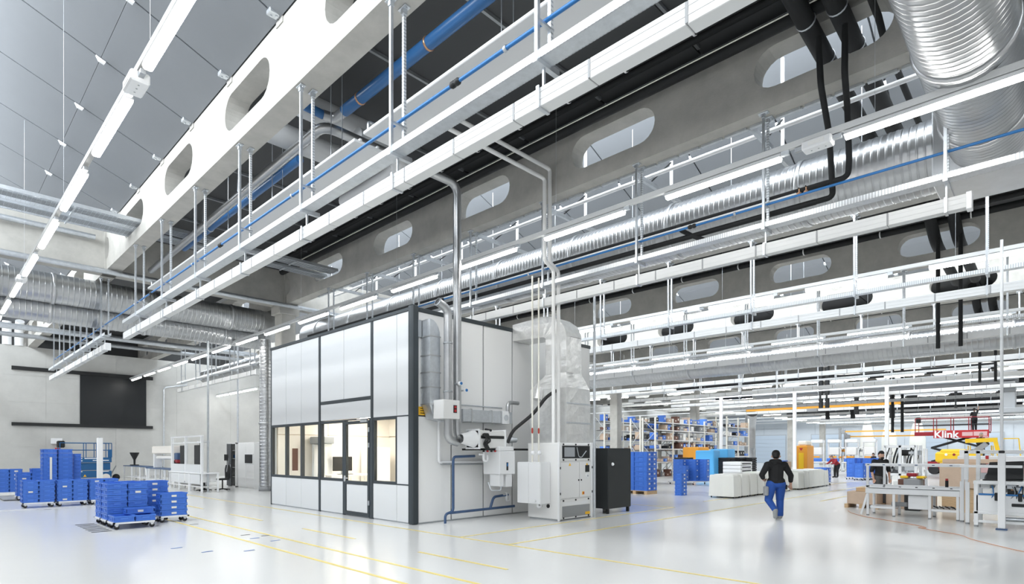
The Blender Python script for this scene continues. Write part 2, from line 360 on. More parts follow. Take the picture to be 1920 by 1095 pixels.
# cable trays and white trunking
def tray(k, ya, yb, lab, z=5.95):
    t = thing('cable_tray', lab, 'cable tray', (beam_x(k)+.19, ya, z), 0, 'perforated cable trays'); L = yb-ya
    MB().box(-.10, .10, 0, L, .0, .008).build('tray_floor', 'galv', t)
    for s in (-1, 1): MB().box(s*.10-.004, s*.10+.004, 0, L, 0, .095).box(s*.10-.012*(s > 0)-.0, s*.10+.012*(s < 0), 0, L, .09, .096).build('side_rail', 'perf_y', t)
    return t
seg = None
def trunk(k, ya, yb, lab, z=5.44, w=.16, h=.21):
    global seg
    t = thing('busbar_trunking', lab, 'trunking', (beam_x(k)+.19, ya, z), 0, 'white trunking runs'); n = max(2, round((yb-ya)/1.06)); s = (yb-ya)/n
    if seg is None or abs(seg[1]-s) > .02:
        mb = MB(); mb.rbox(-w/2, w/2, .006, s-.006, 0, h, .006); mb.box(-w/2-.004, -w/2+.002, .006, s-.006, h*.36, h*.40); mb.box(-w/2-.004, -w/2+.002, .006, s-.006, h*.74, h*.77)
        o = mb.build('trunking_section', 'trunking', t); seg = (o, s); st = 1
    else: st = 0; o = seg[0]
    for i in range(st, n): c = cpy(o, t); c.location = (0, i*s, 0)
    ck = MB()
    for i in range(n+1): ck.box(-w/2-.006, w/2+.003, i*s-.014, i*s+.014, .012, h-.012)
    o = ck.build('joint_strip', 'mid_grey', t); o['kind'] = 'stuff'
    MB().rbox(-w/2-.01, w/2+.01, -.02, .05, -.03, h+.02, .005).build('end_cap', 'white_paint', t)
    return t
tray(0, -6, 22.3, 'long perforated cable tray hung below the nearest beam'); tray(0, 24.9, 37.8, 'short cable tray run near the back wall below the nearest beam')
trunk(0, -6, 22.3, 'white trunking running diagonally across the upper left, nearest the camera'); trunk(0, 24.9, 37.8, 'short white trunking run by the back wall, left of the black screen')
for k in range(1, 14):
    ya = {1: 1.05, 4: 1.0}.get(k, -4); yb = 23.5
    ta = {1: -3}.get(k, ya)
    tray(k, ta if k < 6 else -3, yb, 'perforated cable tray hung below the %s' % BEAMN[k])
    trunk(k, ya if k < 6 else -3, yb, 'white sectional trunking hung below the %s' % BEAMN[k])
# air pipes
def run(name, label, cat, pts, r, m, n=10, bendr=0, group=None, clips=0, clipm='galv', ring=None):
    p = bend(pts, bendr) if bendr else pts; o0 = Vector(pts[0]); 
    t = thing(name, label, cat, o0, 0, group)
    MB().tube(p, r, n).build('pipe_body', m, t, o0)
    if clips:
        a, b = Vector(pts[0]), Vector(pts[-1]); L = (b-a).length; d = (b-a).normalized(); nn = int(L/clips)
        for i in range(1, nn+1):
            q = a+d*(i*clips-.3)
            MB().lathe([(r+.001,-.02),(r+.014,-.02),(r+.014,.02),(r+.001,.02)], q, d, 12).build('pipe_clip', clipm, t, o0)
    return t
for k in (0, 1, 7, 9):
    x = beam_x(k)+.21 if k else beam_x(k)+.2
    yb = 37 if k == 0 else 23
    t = run('compressed_air_pipe', 'thin blue compressed air pipe along the hangers of the %s' % BEAMN[k], 'pipe', [(x, -6, 6.41), (x, yb, 6.41)], .024, 'blue_hose', 8, group='thin blue air pipes', clips=5.5 if k < 3 else 0)
    if k < 4:
        for y in (5.6, 13.8, 19.4): MB().tube([(x,y-.09,6.41),(x,y-.06,6.41),(x,y-.02,6.41),(x,y,6.41),(x,y+.02,6.41),(x,y+.06,6.41),(x,y+.09,6.41)], .03, 10, True, [.028,.045,.045,.03,.045,.045,.028]).build('coupling', 'black', t, (x, -6, 6.41))
# radiant panel beside the first beam
for n, (a, b, nm) in enumerate(((1.75, 8.9, 'long pale grey radiant ceiling panel above the nearest cable tray'), (9.2, 22.6, 'pale grey radiant panel running left towards the twin ducts'))):
    t = thing('radiant_panel', nm, 'ceiling panel', (5.75, a, 7.3)); L = b-a
    MB().rbox(-.32, .32, 0, L, 0, .06, .01).build('panel_sheet', 'rad_panel', t)
    for s in (-.18, .18): MB().box(s-.02, s+.02, 0, L, .06, .1).build('panel_rib', 'rad_panel', t)
    for s in (-.18, .18): MB().tube(bend([(s, L-.1, .1), (s, L+.05, .1), (s, L+.05, .3), (s+.3, L+.05, .3)], .05), .03, 8).build('feed_pipe', 'galv', t)
    for i in range(int(L/2.7)): 
        for s in (-.12, .12): MB().cyl((s, 1.2+2.7*i, .06), (s, 1.2+2.7*i, 2.6), .008, 5).build('hanger_rod', 'galv', t)
# light rows
def make_lum():
    t = thing('batten_luminaire', 'x', 'luminaire')
    MB().prism([(-.045, .09), (.045, .09), (.06, .03), (-.06, .03)], 1, 0, 2.05).build('housing', 'white_paint', t)
    MB().prism([(-.058, .03), (.058, .03), (.052, -.01), (.03, -.025), (-.03, -.025), (-.052, -.01)], 1, .015, 2.035).build('diffuser', 'lamp_on', t)
    MB().box(-.03, .03, -.12, 0, .04, .11).build('end_connector', 'galv', t)
    return t
l0 = make_lum(); lf = True
ROWX = [1.95, 9.65]+[18.05+7.98*i for i in range(11)]
ROWN = ['leftmost light row', 'light row over the booth', 'third light row', 'fourth light row', 'fifth light row', 'sixth light row']+[ORD[i]+' light row' for i in range(6, 13)]
def track(r, x, ya, yb):
    t = thing('lighting_track', 'white lighting track carrying the %s' % ROWN[r], 'lighting track', (x, ya, 6.5), 0, 'lighting tracks')
    MB().rbox(-.04, .04, 0, yb-ya, .03, .13, .006).build('track_rail', 'track_shaded' if r == 0 else 'trunking', t)
    if r < 6:
        wr = MB()
        for i in range(int((yb-ya)/6)):
            y = 1+6*i; zc = (9.9 if r % 2 else 11.2) if r < 2 else 10
            MB().cyl((0, y, .12), (0, y, zc-6.5), .003, 4).build('suspension_wire', 'galv', t)
    return t
for r, x in enumerate(ROWX):
    ya, yb = -5, 44.3
    track(r, x, ya, yb)
    st = [3.12, 3.30, 3.45][r] if r < 3 else 3.2+.37*(r % 5)
    for i in range(-2, 14):
        y = st+2.955*i
        if r > 2 and y > 34: continue
        if r > 5 and y > 28: continue
        if r > 2 and abs(y+1-24.65) < 1.5: continue
        lab = 'lit fluorescent batten, %s from the right in the %s' % (ORD[i+2], ROWN[r])
        if lf: l0.location = (x, y, 6.42); l0['label'] = lab; l0['group'] = 'fluorescent battens'; lf = False
        else: dup(l0, (x, y, 6.42), None, lab, 'fluorescent battens')
def ebox(x, y, lab):
    t = thing('ballast_box', lab, 'junction box', (x, y, 6.40)); MB().rbox(-.11, .11, 0, .42, 0, .14, .02).build('box_body', 'white_paint', t)
    MB().box(-.03, .03, -.12, .54, .05, .11).build('mounting_channel', 'galv_dark', t); MB().box(-.115, -.11, .1, .32, .04, .10).build('cover_plate', 'paper', t)
    for i in range(3): MB().cyl((.0, .1+.1*i, -.004), (0, .1+.1*i, .01), .012, 8).build('screw', 'grey_paint', t)
ebox(1.95, 8.43, 'white ballast box between two battens of the leftmost light row'); ebox(1.95, 20.4, 'small white ballast box far along the leftmost light row')
ebox(9.65, 2.55, 'white ballast box between battens right of the black pipes'); ebox(18.05, 8.75, 'white ballast box in the third light row')
# spiral ducts
def spiral(name, label, p0, p1, r, pitch=.12, n=28, bands=3.0, amp=.008, m='duct', bandm='duct_seam'):
    p0 = Vector(p0); p1 = Vector(p1); d = (p1-p0).normalized(); L = (p1-p0).length; pr = []; k = int(L/pitch); q = L/k
    for i in range(k):
        h = i*q; pr += [(r, h), (r, h+.012), (r, h+q-.042), (r, h+q-.03), (r+amp, h+q-.022), (r+amp, h+q-.008)]
    pr.append((r, L))
    t = thing(name, label, 'duct', p0)
    MB().lathe(pr, p0, d, n).build('duct_shell', m, t, p0)
    nb = int(L/bands)
    for i in range(1, nb+1):
        h = i*bands-.7
        if h < L: MB().lathe([(r+.001, h-.05), (r+.028, h-.05), (r+.034, h), (r+.028, h+.05), (r+.001, h+.05)], p0, d, n).build('coupling_band', bandm, t, p0)
    MB().lathe([(.001, 0), (r*.99, 0)], p0, d, n).build('end_disc', m, t, p0); MB().lathe([(r*.99, L), (.001, L)], p0, d, n).build('end_disc', m, t, p0)
    return t
DX, DZ, DR = 13.35, 7.30, .66
t = spiral('spiral_duct', 'large silver spiral duct running left above the booth behind the white trunking', (DX, 1.75, DZ), (DX, 26.5, DZ), DR)
for i in range(9): MB().cyl((DX, 3+2.7*i, DZ+DR), (DX, 3+2.7*i, 10.4), .008, 5).build('hanger_rod', 'galv', t, (DX, 1.75, DZ))
spiral('spiral_duct', 'wide spiral duct dropping in from the top right corner', (3.2, .95, 7.12), (12.75, .95, 7.12), .56, pitch=.11, bands=2.3, amp=.004)
# transition box between the two ducts
t = thing('transition_box', 'sheet metal plenum box joining the two big spiral ducts at right', 'duct box', (DX, .2, 6.55))
MB().rbox(-.66, .72, -5, 1.55, 0, 1.5, .02).build('box_body', 'duct', t)
for y in (-1.6, -.1, 1.35): MB().box(-.69, .75, y-.03, y+.03, -.03, 1.53).build('flange', 'duct_seam', t)
# far duct
fd_ = spiral('spiral_duct', 'long pale spiral duct below the fourth light row at right', (26.45, -4, 5.83), (26.45, 23.5, 5.83), .5, pitch=.16, n=24)
for i in range(9): MB().cyl((26.3, -3+2.9*i, 6.3), (26.3, -3+2.9*i, 11.2), .008, 5).build('hanger_rod', 'galv', fd_, (26.45, -4, 5.83))
# twin ducts across the left
spiral('spiral_duct', 'upper of the two fat spiral ducts crossing the left side', (-8, 25.95, 7.55), (10.6, 25.95, 7.55), .52, pitch=.16)
t = spiral('spiral_duct', 'lower of the two fat spiral ducts crossing the left side', (-8, 26.75, 6.92), (11.0, 26.75, 6.92), .45, pitch=.16)
spiral('riser_duct', 'vertical round duct standing on the floor left of the booth', (10.75, 25.75, .12), (10.75, 25.75, 6.75), .24, pitch=.15, n=20, bands=3.6)
t = thing('duct_plinth', 'dark plinth collar under the vertical round duct left of the booth', 'plinth', (10.75, 25.75, 0)); MB().lathe([(.001,0),(.27,0),(.27,.2),(.24,.2)], (0,0,0), (0,0,1), 20).build('collar', 'mid_grey', t)
t = thing('duct_elbow', 'silver elbow where the upper fat duct turns behind the booth', 'duct', (10.6, 25.95, 7.55)); MB().tube(bend([(0,0,0),(.7,0,0),(1.2,.8,0),(1.3,1.8,.0)], .5), .5, 20).build('elbow_shell', 'duct', t)
t = thing('riser_duct', 'silver riser duct on the column before the far wall', 'duct', (61.4, 24.2, 0)); MB().tube(bend([(0,0,0),(0,0,4.6),(-.8,-.5,5.8)], .6), .55, 16).build('duct_shell', 'duct', t); MB().lathe([(.56,0),(.56,2.2),(.551,2.2)], (0,0,0), (0,0,1), 16).build('lower_sleeve', 'galv_dark', t)
# white services under the back void, left
for i, (x, z0, z1) in enumerate(((3.6, 8.1, 9.3), (4.15, 8.1, 9.4))):
    t = thing('white_stub_duct', 'white round stub duct on top of the back wall, %s' % ('left one' if i == 0 else 'right one with a bend'), 'duct', (x, 45.1, 8.1)); MB().tube(bend([(0,0,0),(0,0,.8),(.0,-.5*i,1.4)], .3), .22, 14).build('duct_shell', 'white_paint', t)
# mesh trays through the third beam opening
def mesh_tray(label, x0, x1, y, z, w=.55):
    t = thing('wire_mesh_tray', label, 'cable tray', (x0, y, z), 0, 'wire mesh trays'); L = x1-x0
    for s in (-1, 1): MB().box(0, L, s*w/2-.012, s*w/2+.012, 0, .1).build('side_rail', 'galv', t)
    wr = MB(); 
    for i in range(int(L/.1)): wr.box(.1*i, .1*i+.006, -w/2, w/2, .0, .006)
    for j in range(1, 10): wr.box(0, L, -w/2+w*j/10-.003, -w/2+w*j/10+.003, .006, .012)
    o = wr.build('wire_grid', 'galv', t); o['kind'] = 'stuff'
    cb = MB()
    for j in range(7): cb.tube([(0, -.2+.06*j, .03), (L*.3, -.2+.06*j+random.uniform(-.02,.02), .035), (L*.7, -.2+.06*j, .03), (L, -.2+.06*j, .03)], .018, 6)
    o = cb.build('cable_bundle', 'grey_paint', t); o['kind'] = 'stuff'
    for i in range(1, int(L/2.2)+1): MB().box(2.2*i-.02, 2.2*i+.02, -w/2-.03, w/2+.03, -.04, 0).build('support_bar', 'galv', t)
mesh_tray('broad wire mesh cable tray entering the opening of the daylit beam at left', -8, 4.7, 20.1, 8.52, .75); mesh_tray('second wire mesh cable tray behind the broad one at left', -8, 4.7, 21.0, 8.52, .6)
mesh_tray('dark wire mesh tray ending at the opening of the shaded beam', 4.9, 10.95, 19.95, 8.52, .5); mesh_tray('lower dark wire mesh tray ending at the shaded beam', 4.9, 10.95, 20.75, 8.50, .4)
# horizontal rails in front of the cross beam, left
run('service_channel', 'long galvanised channel crossing below the concrete cross beam at left', 'channel', [(-8, 23.9, 7.98), (13.5, 23.9, 7.98)], .09, 'galv', 6)
run('service_channel', 'upper galvanised channel on the white cross beam at left', 'channel', [(-1.3, 23.98, 9.1), (4.2, 23.98, 9.1)], .09, 'galv', 6)
run('service_channel', 'lower galvanised channel beneath the twin ducts by the back wall', 'channel', [(-8, 33.5, 7.3), (13.5, 33.5, 7.3)], .13, 'galv', 6)
run('service_channel', 'grey cable channel crossing in front of the back wall void', 'channel', [(-8, 40.0, 7.95), (30, 40.0, 7.95)], .12, 'galv_dark', 6)
# pipes in the shaded first bay
run('blue_main_pipe', 'thick blue pipe hung from the dark ceiling at top centre', 'pipe', [(6.10, -5, 8.75), (6.10, 10.7, 8.75)], .11, 'blue_pipe', 16, clips=2.2, clipm='copper', group='thick blue pipes')
run('blue_main_pipe', 'short thick blue pipe behind the struts of the nearest beam', 'pipe', [(5.95, 12.4, 8.3), (5.95, 20.5, 8.3)], .09, 'blue_pipe', 14, clips=3, group='thick blue pipes')
run('blue_branch_pipe', 'blue branch pipe with silver elbow left of the thick blue pipe', 'pipe', [(5.0, 11.15, 8.78), (5.85, 11.15, 8.75)], .09, 'blue_pipe', 14)
run('silver_elbow', 'silver tee fitting at the end of the thick blue pipe', 'fitting', [(5.85, 11.15, 8.75), (6.10, 11.1, 8.75), (6.10, 10.68, 8.75)], .1, 'duct', 14, .15)
run('exhaust_pipe', 'silver pipe crossing from the nearest beam and dropping in front of the booth side', 'pipe', [(5.75, 23.5, 8.2), (5.58, 10.6, 8.2), (9.05, 10.6, 8.2), (9.05, 10.6, 2.07), (9.42, 10.5, 2.05)], .1, 'duct', 16, .28)
run('grey_air_duct', 'pale grey looped duct in the dark bay above the nearest tray', 'duct', [(5.02, 11.5, 9.0), (7.2, 11.5, 9.0), (7.5, 11.8, 8.9), (7.2, 12.6, 8.8), (5.02, 12.6, 8.8)], .26, 'rad_panel', 16, .5)
run('grey_air_duct', 'second pale grey duct below the looped one', 'duct', [(6.5, 10.9, 8.45), (7.6, 10.9, 8.45), (8.0, 11.6, 8.45), (8.0, 14, 8.45)], .2, 'rad_panel', 16, .5)
def blackrun(x, z, r, lab, ya=-5, yb=23.6, clips=1.45):
    run('insulated_pipe', lab, 'pipe', [(x, ya, z), (x, yb, z)], r, 'insulation', 14, clips=clips, clipm='white_paint', group='black insulated pipes')
blackrun(9.75, 9.35, .085, 'black insulated pipe with white clips beside the shaded beam, left of a pair')
blackrun(10.55, 9.25, .12, 'thicker black insulated pipe lying against the shaded beam', clips=0)
run('conduit', 'thin pale conduit between the black pipes on the shaded beam', 'pipe', [(10.25, -5, 9.15), (10.25, 22, 9.15)], .014, 'label_white', 6)
blackrun(10.35, 9.62, .07, 'black pipe high above the shaded beam under the dark ceiling', clips=0)
for k in (3, 5, 7, 9, 11):
    blackrun(beam_x(k)-.35, 9.35, .11, 'black insulated pipe along the left face of the %s' % BEAMN[k], clips=2.5 if k < 6 else 0)
    blackrun(beam_x(k)-.8, 9.5, .08, 'thinner black insulated pipe above the left face of the %s' % BEAMN[k], clips=0)
# black pipes at the second beam line
run('insulated_pipe', 'upper black insulated pipe along the second hanger row', 'pipe', [(11.42, 3.1, 6.58), (11.42, 23, 6.62)], .055, 'insulation', 12, group='black insulated pipes')
run('insulated_pipe', 'lower black insulated pipe along the second hanger row', 'pipe', [(11.42, 3.3, 6.30), (11.42, 23, 6.35)], .055, 'insulation', 12, group='black insulated pipes')
run('steel_conduit', 'thin white conduit beside the blue pipe on the second hanger row', 'pipe', [(11.30, 3.6, 6.50), (11.30, 23, 6.50)], .02, 'white_paint', 8)
run('insulated_drop', 'black drop pipe with offset bends in front of the shaded beam, left one', 'pipe', [(10.6, 3.02, 8.75), (10.62, 3.02, 8.5), (10.64, 3.0, 7.95), (11.42, 3.08, 7.45), (11.42, 3.02, 6.30), (11.42, 3.4, 6.30)], .05, 'insulation', 12, .1)
run('insulated_drop', 'black drop pipe in front of the shaded beam, right one', 'pipe', [(10.6, 2.62, 8.75), (10.64, 2.64, 8.0), (11.3, 2.76, 7.75), (11.42, 2.76, 6.85), (11.42, 2.78, 6.58), (11.42, 3.2, 6.58)], .05, 'insulation', 12, .12)
for i, y in enumerate((2.72, 3.2)):
    t = thing('insulated_main', 'thick black insulated main passing through the nearest oval opening, %s one' % ('right' if i == 0 else 'left'), 'pipe', (6.2, y, 9.25))
    MB().tube([(0,0,.15),(4.4,0,-.2),(9.5,-.02,-.55),(10.6,0,-.6)], .15, 16).build('pipe_body', 'insulation', t); MB().lathe([(.151,0),(.16,0),(.16,.03),(.151,.03)], (5.4, -.01, -.27), (1, 0, -.07), 16).build('band', 'galv', t)
    MB().lathe([(.151,0),(.16,0),(.16,.03),(.151,.03)], (4.3, -.0, -.19), (1, 0, -.07), 16).build('band', 'galv', t)
t = thing('insulated_branch', 'thin black pipe through the right of the nearest oval opening', 'pipe', (6.2, 2.3, 9.3)); MB().tube([(0,0,.1),(4.9,-.05,-.35),(5.3,-.05,-.5),(9.5,-.1,-.8)], .055, 10).build('pipe_body', 'insulation', t)
for j in range(2): 
    t = thing('valve', 'copper valve on the black pipes of the second hanger row, %s one' % ('left' if j else 'right'), 'valve', (11.36, 3.45+.12*j, 6.50)); MB().sphere((0,0,0), .045, 8).build('valve_body', 'copper', t); MB().cyl((0,0,.03),(0,0,.1),.012,6).build('stem', 'copper', t); MB().rbox(-.04,.04,-.01,.01,.1,.115,.003).build('handle', 'black', t)
# similar clusters further away
for n, k in enumerate((3, 5)):
    for i, y in enumerate((2.6, 3.2)):
        t = thing('insulated_main', 'black insulated main through the opening of the %s, %s one' % (BEAMN[k], 'right' if i == 0 else 'left'), 'pipe', (beam_x(k)-2.2, y, 9.2))
        MB().tube(bend([(0,0,.35),(.9,0,.35),(2.4,0,-.35),(7.5,0,-.6)], .5), .17, 14).build('pipe_body', 'insulation', t)
        t = thing('insulated_drop', 'thin black drop pipe before the %s, %s one' % (BEAMN[k], 'right' if i == 0 else 'left'), 'pipe', (beam_x(k)-.057, y-.1, 5.2)); MB().tube([(0,0,0),(0,0,3.85)], .06, 8).build('pipe_body', 'insulation', t)
for n, (x, y, z0, z1, r) in enumerate(((49.75, 9.2, 3.2, 8.1, .1), (49.75, 8.6, 3.2, 8.1, .1), (56.1, 10.4, 4.6, 8.1, .2), (56.1, 13, 5, 8.1, .2), (43.3, 12.2, 4.8, 8.1, .14), (43.3, 11.8, 4.8, 8.1, .14), (56.1, 6.2, 5.2, 8.1, .1), (62.5, 17, 5.0, 8.1, .2), (62.5, 14.8, 5, 8.1, .2))):
    t = thing('insulated_drop', 'distant black drop pipe under the roof, %s counted from the front' % ORD[n], 'pipe', (x, y, z0), 0, 'distant black drop pipes'); MB().cyl((0,0,0),(0,0,z1-z0), r, 10).build('pipe_body', 'insulation', t)
# dark air ducts near the red lift
t = thing('dark_air_duct', 'dark grey rectangular duct under the roof above the red lift', 'duct', (44, 3, 5.2)); MB().rbox(-.5, .5, -1, 14, .6, 1.25, .03).build('duct_run', 'mid_grey', t); MB().rbox(-.5, .5, -.9, -.3, -1.0, .7, .03).build('duct_drop', 'grey_paint', t); MB().rbox(-.7,.7,-4,-.2,-1.2,-.9,.02).build('outlet_box', 'grey_paint', t)
# small steel trapeze frames in the bright bay behind the shaded beam
for i in range(7):
    y = 4.6+2.75*i
    t = thing('ceiling_bracket', 'steel bracket arm and white hanger in the bright bay, %s from the right' % ORD[i], 'bracket', (11.3, y, 8.3), 0, 'steel bracket arms')
    MB().box(0, 4.6, -.04, .04, -.05, .05).build('arm', 'galv_dark', t); MB().box(2.2, 2.26, -.03, .03, .05, 2.3).build('hanger_post', 'white_paint', t); MB().bar((1.2,0,.05),(2.2,0,.9), .03).build('brace', 'black', t)
run('roof_conduit', 'pale conduit rail under the bright bay behind the light row', 'pipe', [(12.6, -4, 8.55), (12.6, 23, 8.55)], .05, 'white_paint', 6)

# dark service runs in the far half of the hall
for n, (x, z, r, ya, yb) in enumerate(((44.6, 6.9, .2, 3, 24), (47.8, 6.2, .22, 0, 22), (57, 5.9, .14, 2, 23), (58.5, 6.6, .26, 1, 23), (60.5, 6.1, .2, 2, 23), (70, 5.8, .25, 3, 23.5), (73, 6.3, .3, 3, 23.5), (83, 6.0, .26, 4, 23.5), (86, 6.8, .3, 4, 23.5))):
    t = thing('dark_service_pipe', 'distant dark insulated pipe under the roof, %s counted from the front' % ORD[n], 'pipe', (x, ya, z), 0, 'distant dark pipes'); MB().tube(bend([(0,0,0),(0,(yb-ya)*.4,0),(.6,(yb-ya)*.45,.3),(.6,yb-ya,.3)], .5), r, 10).build('pipe_body', 'insulation', t)
    for i in (0, 2): MB().box(.0-r*.2+.6*(i > 0),.1-r*.2+.6*(i > 0),(yb-ya)*(.15+.3*i)-.03,(yb-ya)*(.15+.3*i)+.03,0,9.95-z).build('hanger_strap', 'galv_dark', t)

# services continuing beyond the cross beam towards the back wall
tray(1, 27.6, 39.5, 'cable tray near the back wall right of the black screen'); trunk(1, 27.6, 39.5, 'white trunking near the back wall right of the black screen')
gd = spiral('spiral_duct', 'grey spiral duct near the back wall above the work benches', (12.9, 27.8, 6.6), (12.9, 40, 6.6), .42, pitch=.25, n=20)
for i in range(5): MB().cyl((12.9, 28.5+2.7*i, 7.0), (12.9, 28.5+2.7*i, 11.4), .008, 5).build('hanger_rod', 'galv', gd, (12.9, 27.8, 6.6))
for i in range(5): hang(1, 28.2+2.6*i, 'galvanised twin-strut hanger near the back wall, %s from the booth' % ORD[i])
t = thing('lighting_track', 'short low lighting track by the back wall left of the booth', 'lighting track', (15.1, 37.2, 5.85), 0, 'lighting tracks'); MB().rbox(-.04, .04, 0, 7.4, .03, .13, .006).build('track_rail', 'track_shaded', t)
for y in (.5, 6.8): MB().cyl((0,y,.13),(0,y,4.66),.004,4).build('suspension_wire', 'galv', t)
for i in range(3): dup(l0, (15.1, 37.5+2.45*i, 5.80), None, 'lit batten of the short low row by the back wall, %s from the booth' % ORD[i], 'fluorescent battens')

# segmented rail along the bright edge of the second beam
t = thing('edge_rail', 'segmented galvanised rail along the right edge of the second beam', 'rail', (11.33, -2, 8.1)); sg = None
for i in range(48):
    if sg is None: sg = MB().box(-.03, .05, .03, .46, -.05, -.004).box(-.01, .03, .0, .03, -.05, -.02).build('rail_segment', 'galv', t)
    else: c = cpy(sg, t); c.location = (0, .5*i, 0)
run('insulated_branch', 'short black cross branch between the two black pipes above the booth', 'pipe', [(11.42, 6.05, 6.60), (11.36, 5.95, 6.48), (11.42, 5.75, 6.33), (11.42, 5.4, 6.12)], .05, 'insulation', 10, .06)
# ================================================================ inspection booth
B = thing('inspection_booth', 'tall white panelled booth with black frame, windows and glazed door', 'booth', (8.1, 11.09, 0)); BO = (8.1, 11.09, 0)
FX = 8.1; TOP = 5.15
def part(nm, m, x0, x1, y0, y1, z0, z1, b=.006, parent=None):
    return (MB().rbox(x0, x1, y0, y1, z0, z1, b) if b else MB().box(x0, x1, y0, y1, z0, z1)).build(nm, m, parent or B, BO)
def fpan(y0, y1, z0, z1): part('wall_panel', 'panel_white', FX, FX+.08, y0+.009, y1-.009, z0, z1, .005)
def fwin(y0, y1, z0, z1):
    for (a, b, c, d) in ((y0, y1, z0, z0+.05), (y0, y1, z1-.05, z1), (y0, y0+.05, z0+.05, z1-.05), (y1-.05, y1, z0+.05, z1-.05)):
        part('window_frame', 'anthracite', FX-.004, FX+.09, a, b, c, d, 0)
    part('window_pane', 'glass', FX+.04, FX+.048, y0+.05, y1-.05, z0+.05, z1-.05, 0)
for (a, b) in ((17.83, 18.90), (16.78, 17.83), (15.67, 16.78)):
    fpan(a, b, 2.60, 5.08); fwin(a, b, .94, 2.58); fpan(a, b, .03, .92)
for (a, b) in ((14.26, 15.57), (12.90, 14.26)): fpan(a, b, 3.17, 5.08)
fpan(12.90, 15.57, 2.62, 3.08); fwin(14.28, 15.57, .94, 2.58); fpan(14.30, 15.57, .03, .92)
fpan(11.75, 12.80, 2.60, 5.08); fwin(11.75, 12.80, .94, 2.58); fpan(11.75, 12.80, .03, .92); fpan(11.22, 11.75, 2.60, 5.08); fpan(11.22, 11.75, .03, 2.58)
for (y0, y1, x0) in ((18.90, 18.95, FX-.01), (15.57, 15.67, FX-.015), (12.80, 12.90, FX-.015)): part('frame_post', 'anthracite', x0, FX+.12, y0, y1, 0, 5.12, .004)
part('corner_post', 'anthracite', FX-.06, FX+.14, 11.03, 11.22, 0, 5.2, .03)
for (y0, y1, z0, z1) in ((12.90, 15.57, 3.08, 3.17), (11.22, 18.90, 2.575, 2.605), (11.22, 12.8, .915, .945), (14.26, 18.9, .915, .945)): part('transom', 'anthracite', FX-.006, FX+.07, y0, y1, z0, z1, 0)
part('top_rail', 'anthracite', FX-.03, FX+.12, 11.09, 18.95, 5.08, 5.16, .005); part('base_rail', 'grey_paint', FX+.02, FX+.10, 11.2, 18.95, 0, .03, 0)
# door
D = MB().box(FX-.02, FX+.06, 12.96, 13.04, .03, 2.55).box(FX-.02, FX+.06, 14.12, 14.20, .03, 2.55).box(FX-.02, FX+.06, 13.04, 14.12, 2.47, 2.55).box(FX-.02, FX+.06, 13.04, 14.12, .86, .95).box(FX-.02, FX+.06, 13.04, 14.12, .03, .12).build('door', 'anthracite', B, BO)
part('door_pane', 'glass', FX+.01, FX+.018, 13.04, 14.12, .95, 2.47, 0, D); part('door_infill', 'panel_white', FX, FX+.04, 13.05, 14.11, .125, .855, .004, D)
part('door_handle', 'galv', FX-.07, FX-.045, 13.98, 14.16, 1.0, 1.03, .004, D); part('handle_rose', 'galv', FX-.05, FX-.02, 14.13, 14.18, .92, 1.08, .004, D)
for zc in (.4, 1.9, 2.3): part('hinge', 'galv', FX-.04, FX-.01, 12.94, 12.985, zc-.06, zc+.06, .004, D)
part('door_closer', 'galv', FX-.07, FX-.015, 13.0, 13.32, 2.5, 2.56, .005, D); part('closer_arm', 'white_paint', FX-.06, FX-.04, 13.0, 13.5, 2.58, 2.6, 0, D)
part('door_frame', 'anthracite', FX-.01, FX+.1, 14.20, 14.30, 0, 2.6, 0); part('door_frame', 'anthracite', FX-.01, FX+.1, 12.88, 12.96, 0, 2.6, 0)
# side facing the service equipment
sx = [8.24, 9.28, 10.38, 11.48, 12.58, 13.7, 15.1]
part('side_backing', 'anthracite', 8.2, 15.1, 11.12, 11.16, 0, 5.1, 0)
for i in range(6):
    x0, x1 = sx[i]+.02, sx[i+1]-.02
    if i == 0: part('wall_panel', 'panel_white_lifted', x0, x1, 11.09, 11.13, .03, 2.57, .005); part('wall_panel', 'panel_white_lifted', x0, x1, 11.09, 11.13, 2.60, 5.06, .005)
    else: part('wall_panel', 'panel_white_lifted', x0, x1, 11.09, 11.13, .03, 5.06, .005)
part('top_rail', 'anthracite', 8.1, 15.1, 11.07, 11.2, 5.06, 5.16, .005); part('base_rail', 'galv_dark', 8.2, 15.1, 11.08, 11.12, 0, .03, 0)
part('rear_wall', 'panel_white', 15.0, 15.1, 11.15, 18.95, 0, 5.1, 0); part('end_wall', 'panel_white', 8.2, 15.0, 18.85, 18.95, 0, 5.1, 0)
part('roof_deck', 'grey_paint', 8.2, 15.0, 11.2, 18.85, 5.06, 5.12, 0)
# warm lit room inside
part('inner_ceiling', 'cream', 8.2, 14.95, 11.17, 18.85, 3.0, 3.05, 0); part('inner_side_wall', 'cream', 8.25, 14.9, 11.17, 11.2, 0, 3.0, 0); part('inner_end_wall', 'cream_frame', 8.25, 14.9, 18.82, 18.84, 0, 3.0, 0)
for i in range(5):
    for (z0, z1) in ((.02, 2.3), (2.32, 2.98)): part('inner_wall_panel', 'cream', 8.26+.9*i+.008, 8.26+.9*(i+1)-.008, 18.79, 18.83, z0, z1, .004)
for i in range(6): part('inner_wall_panel', 'cream', 12.6, 12.64, 11.25+1.27*i+.012, 11.25+1.27*(i+1)-.012, .02, 2.3, .004)
for i in range(6): part('inner_wall_panel', 'cream', 12.6, 12.64, 11.25+1.27*i+.012, 11.25+1.27*(i+1)-.012, 2.33, 2.98, .004)
part('inner_wall_backing', 'cream_frame', 12.65, 12.7, 11.2, 18.85, 0, 3, 0)
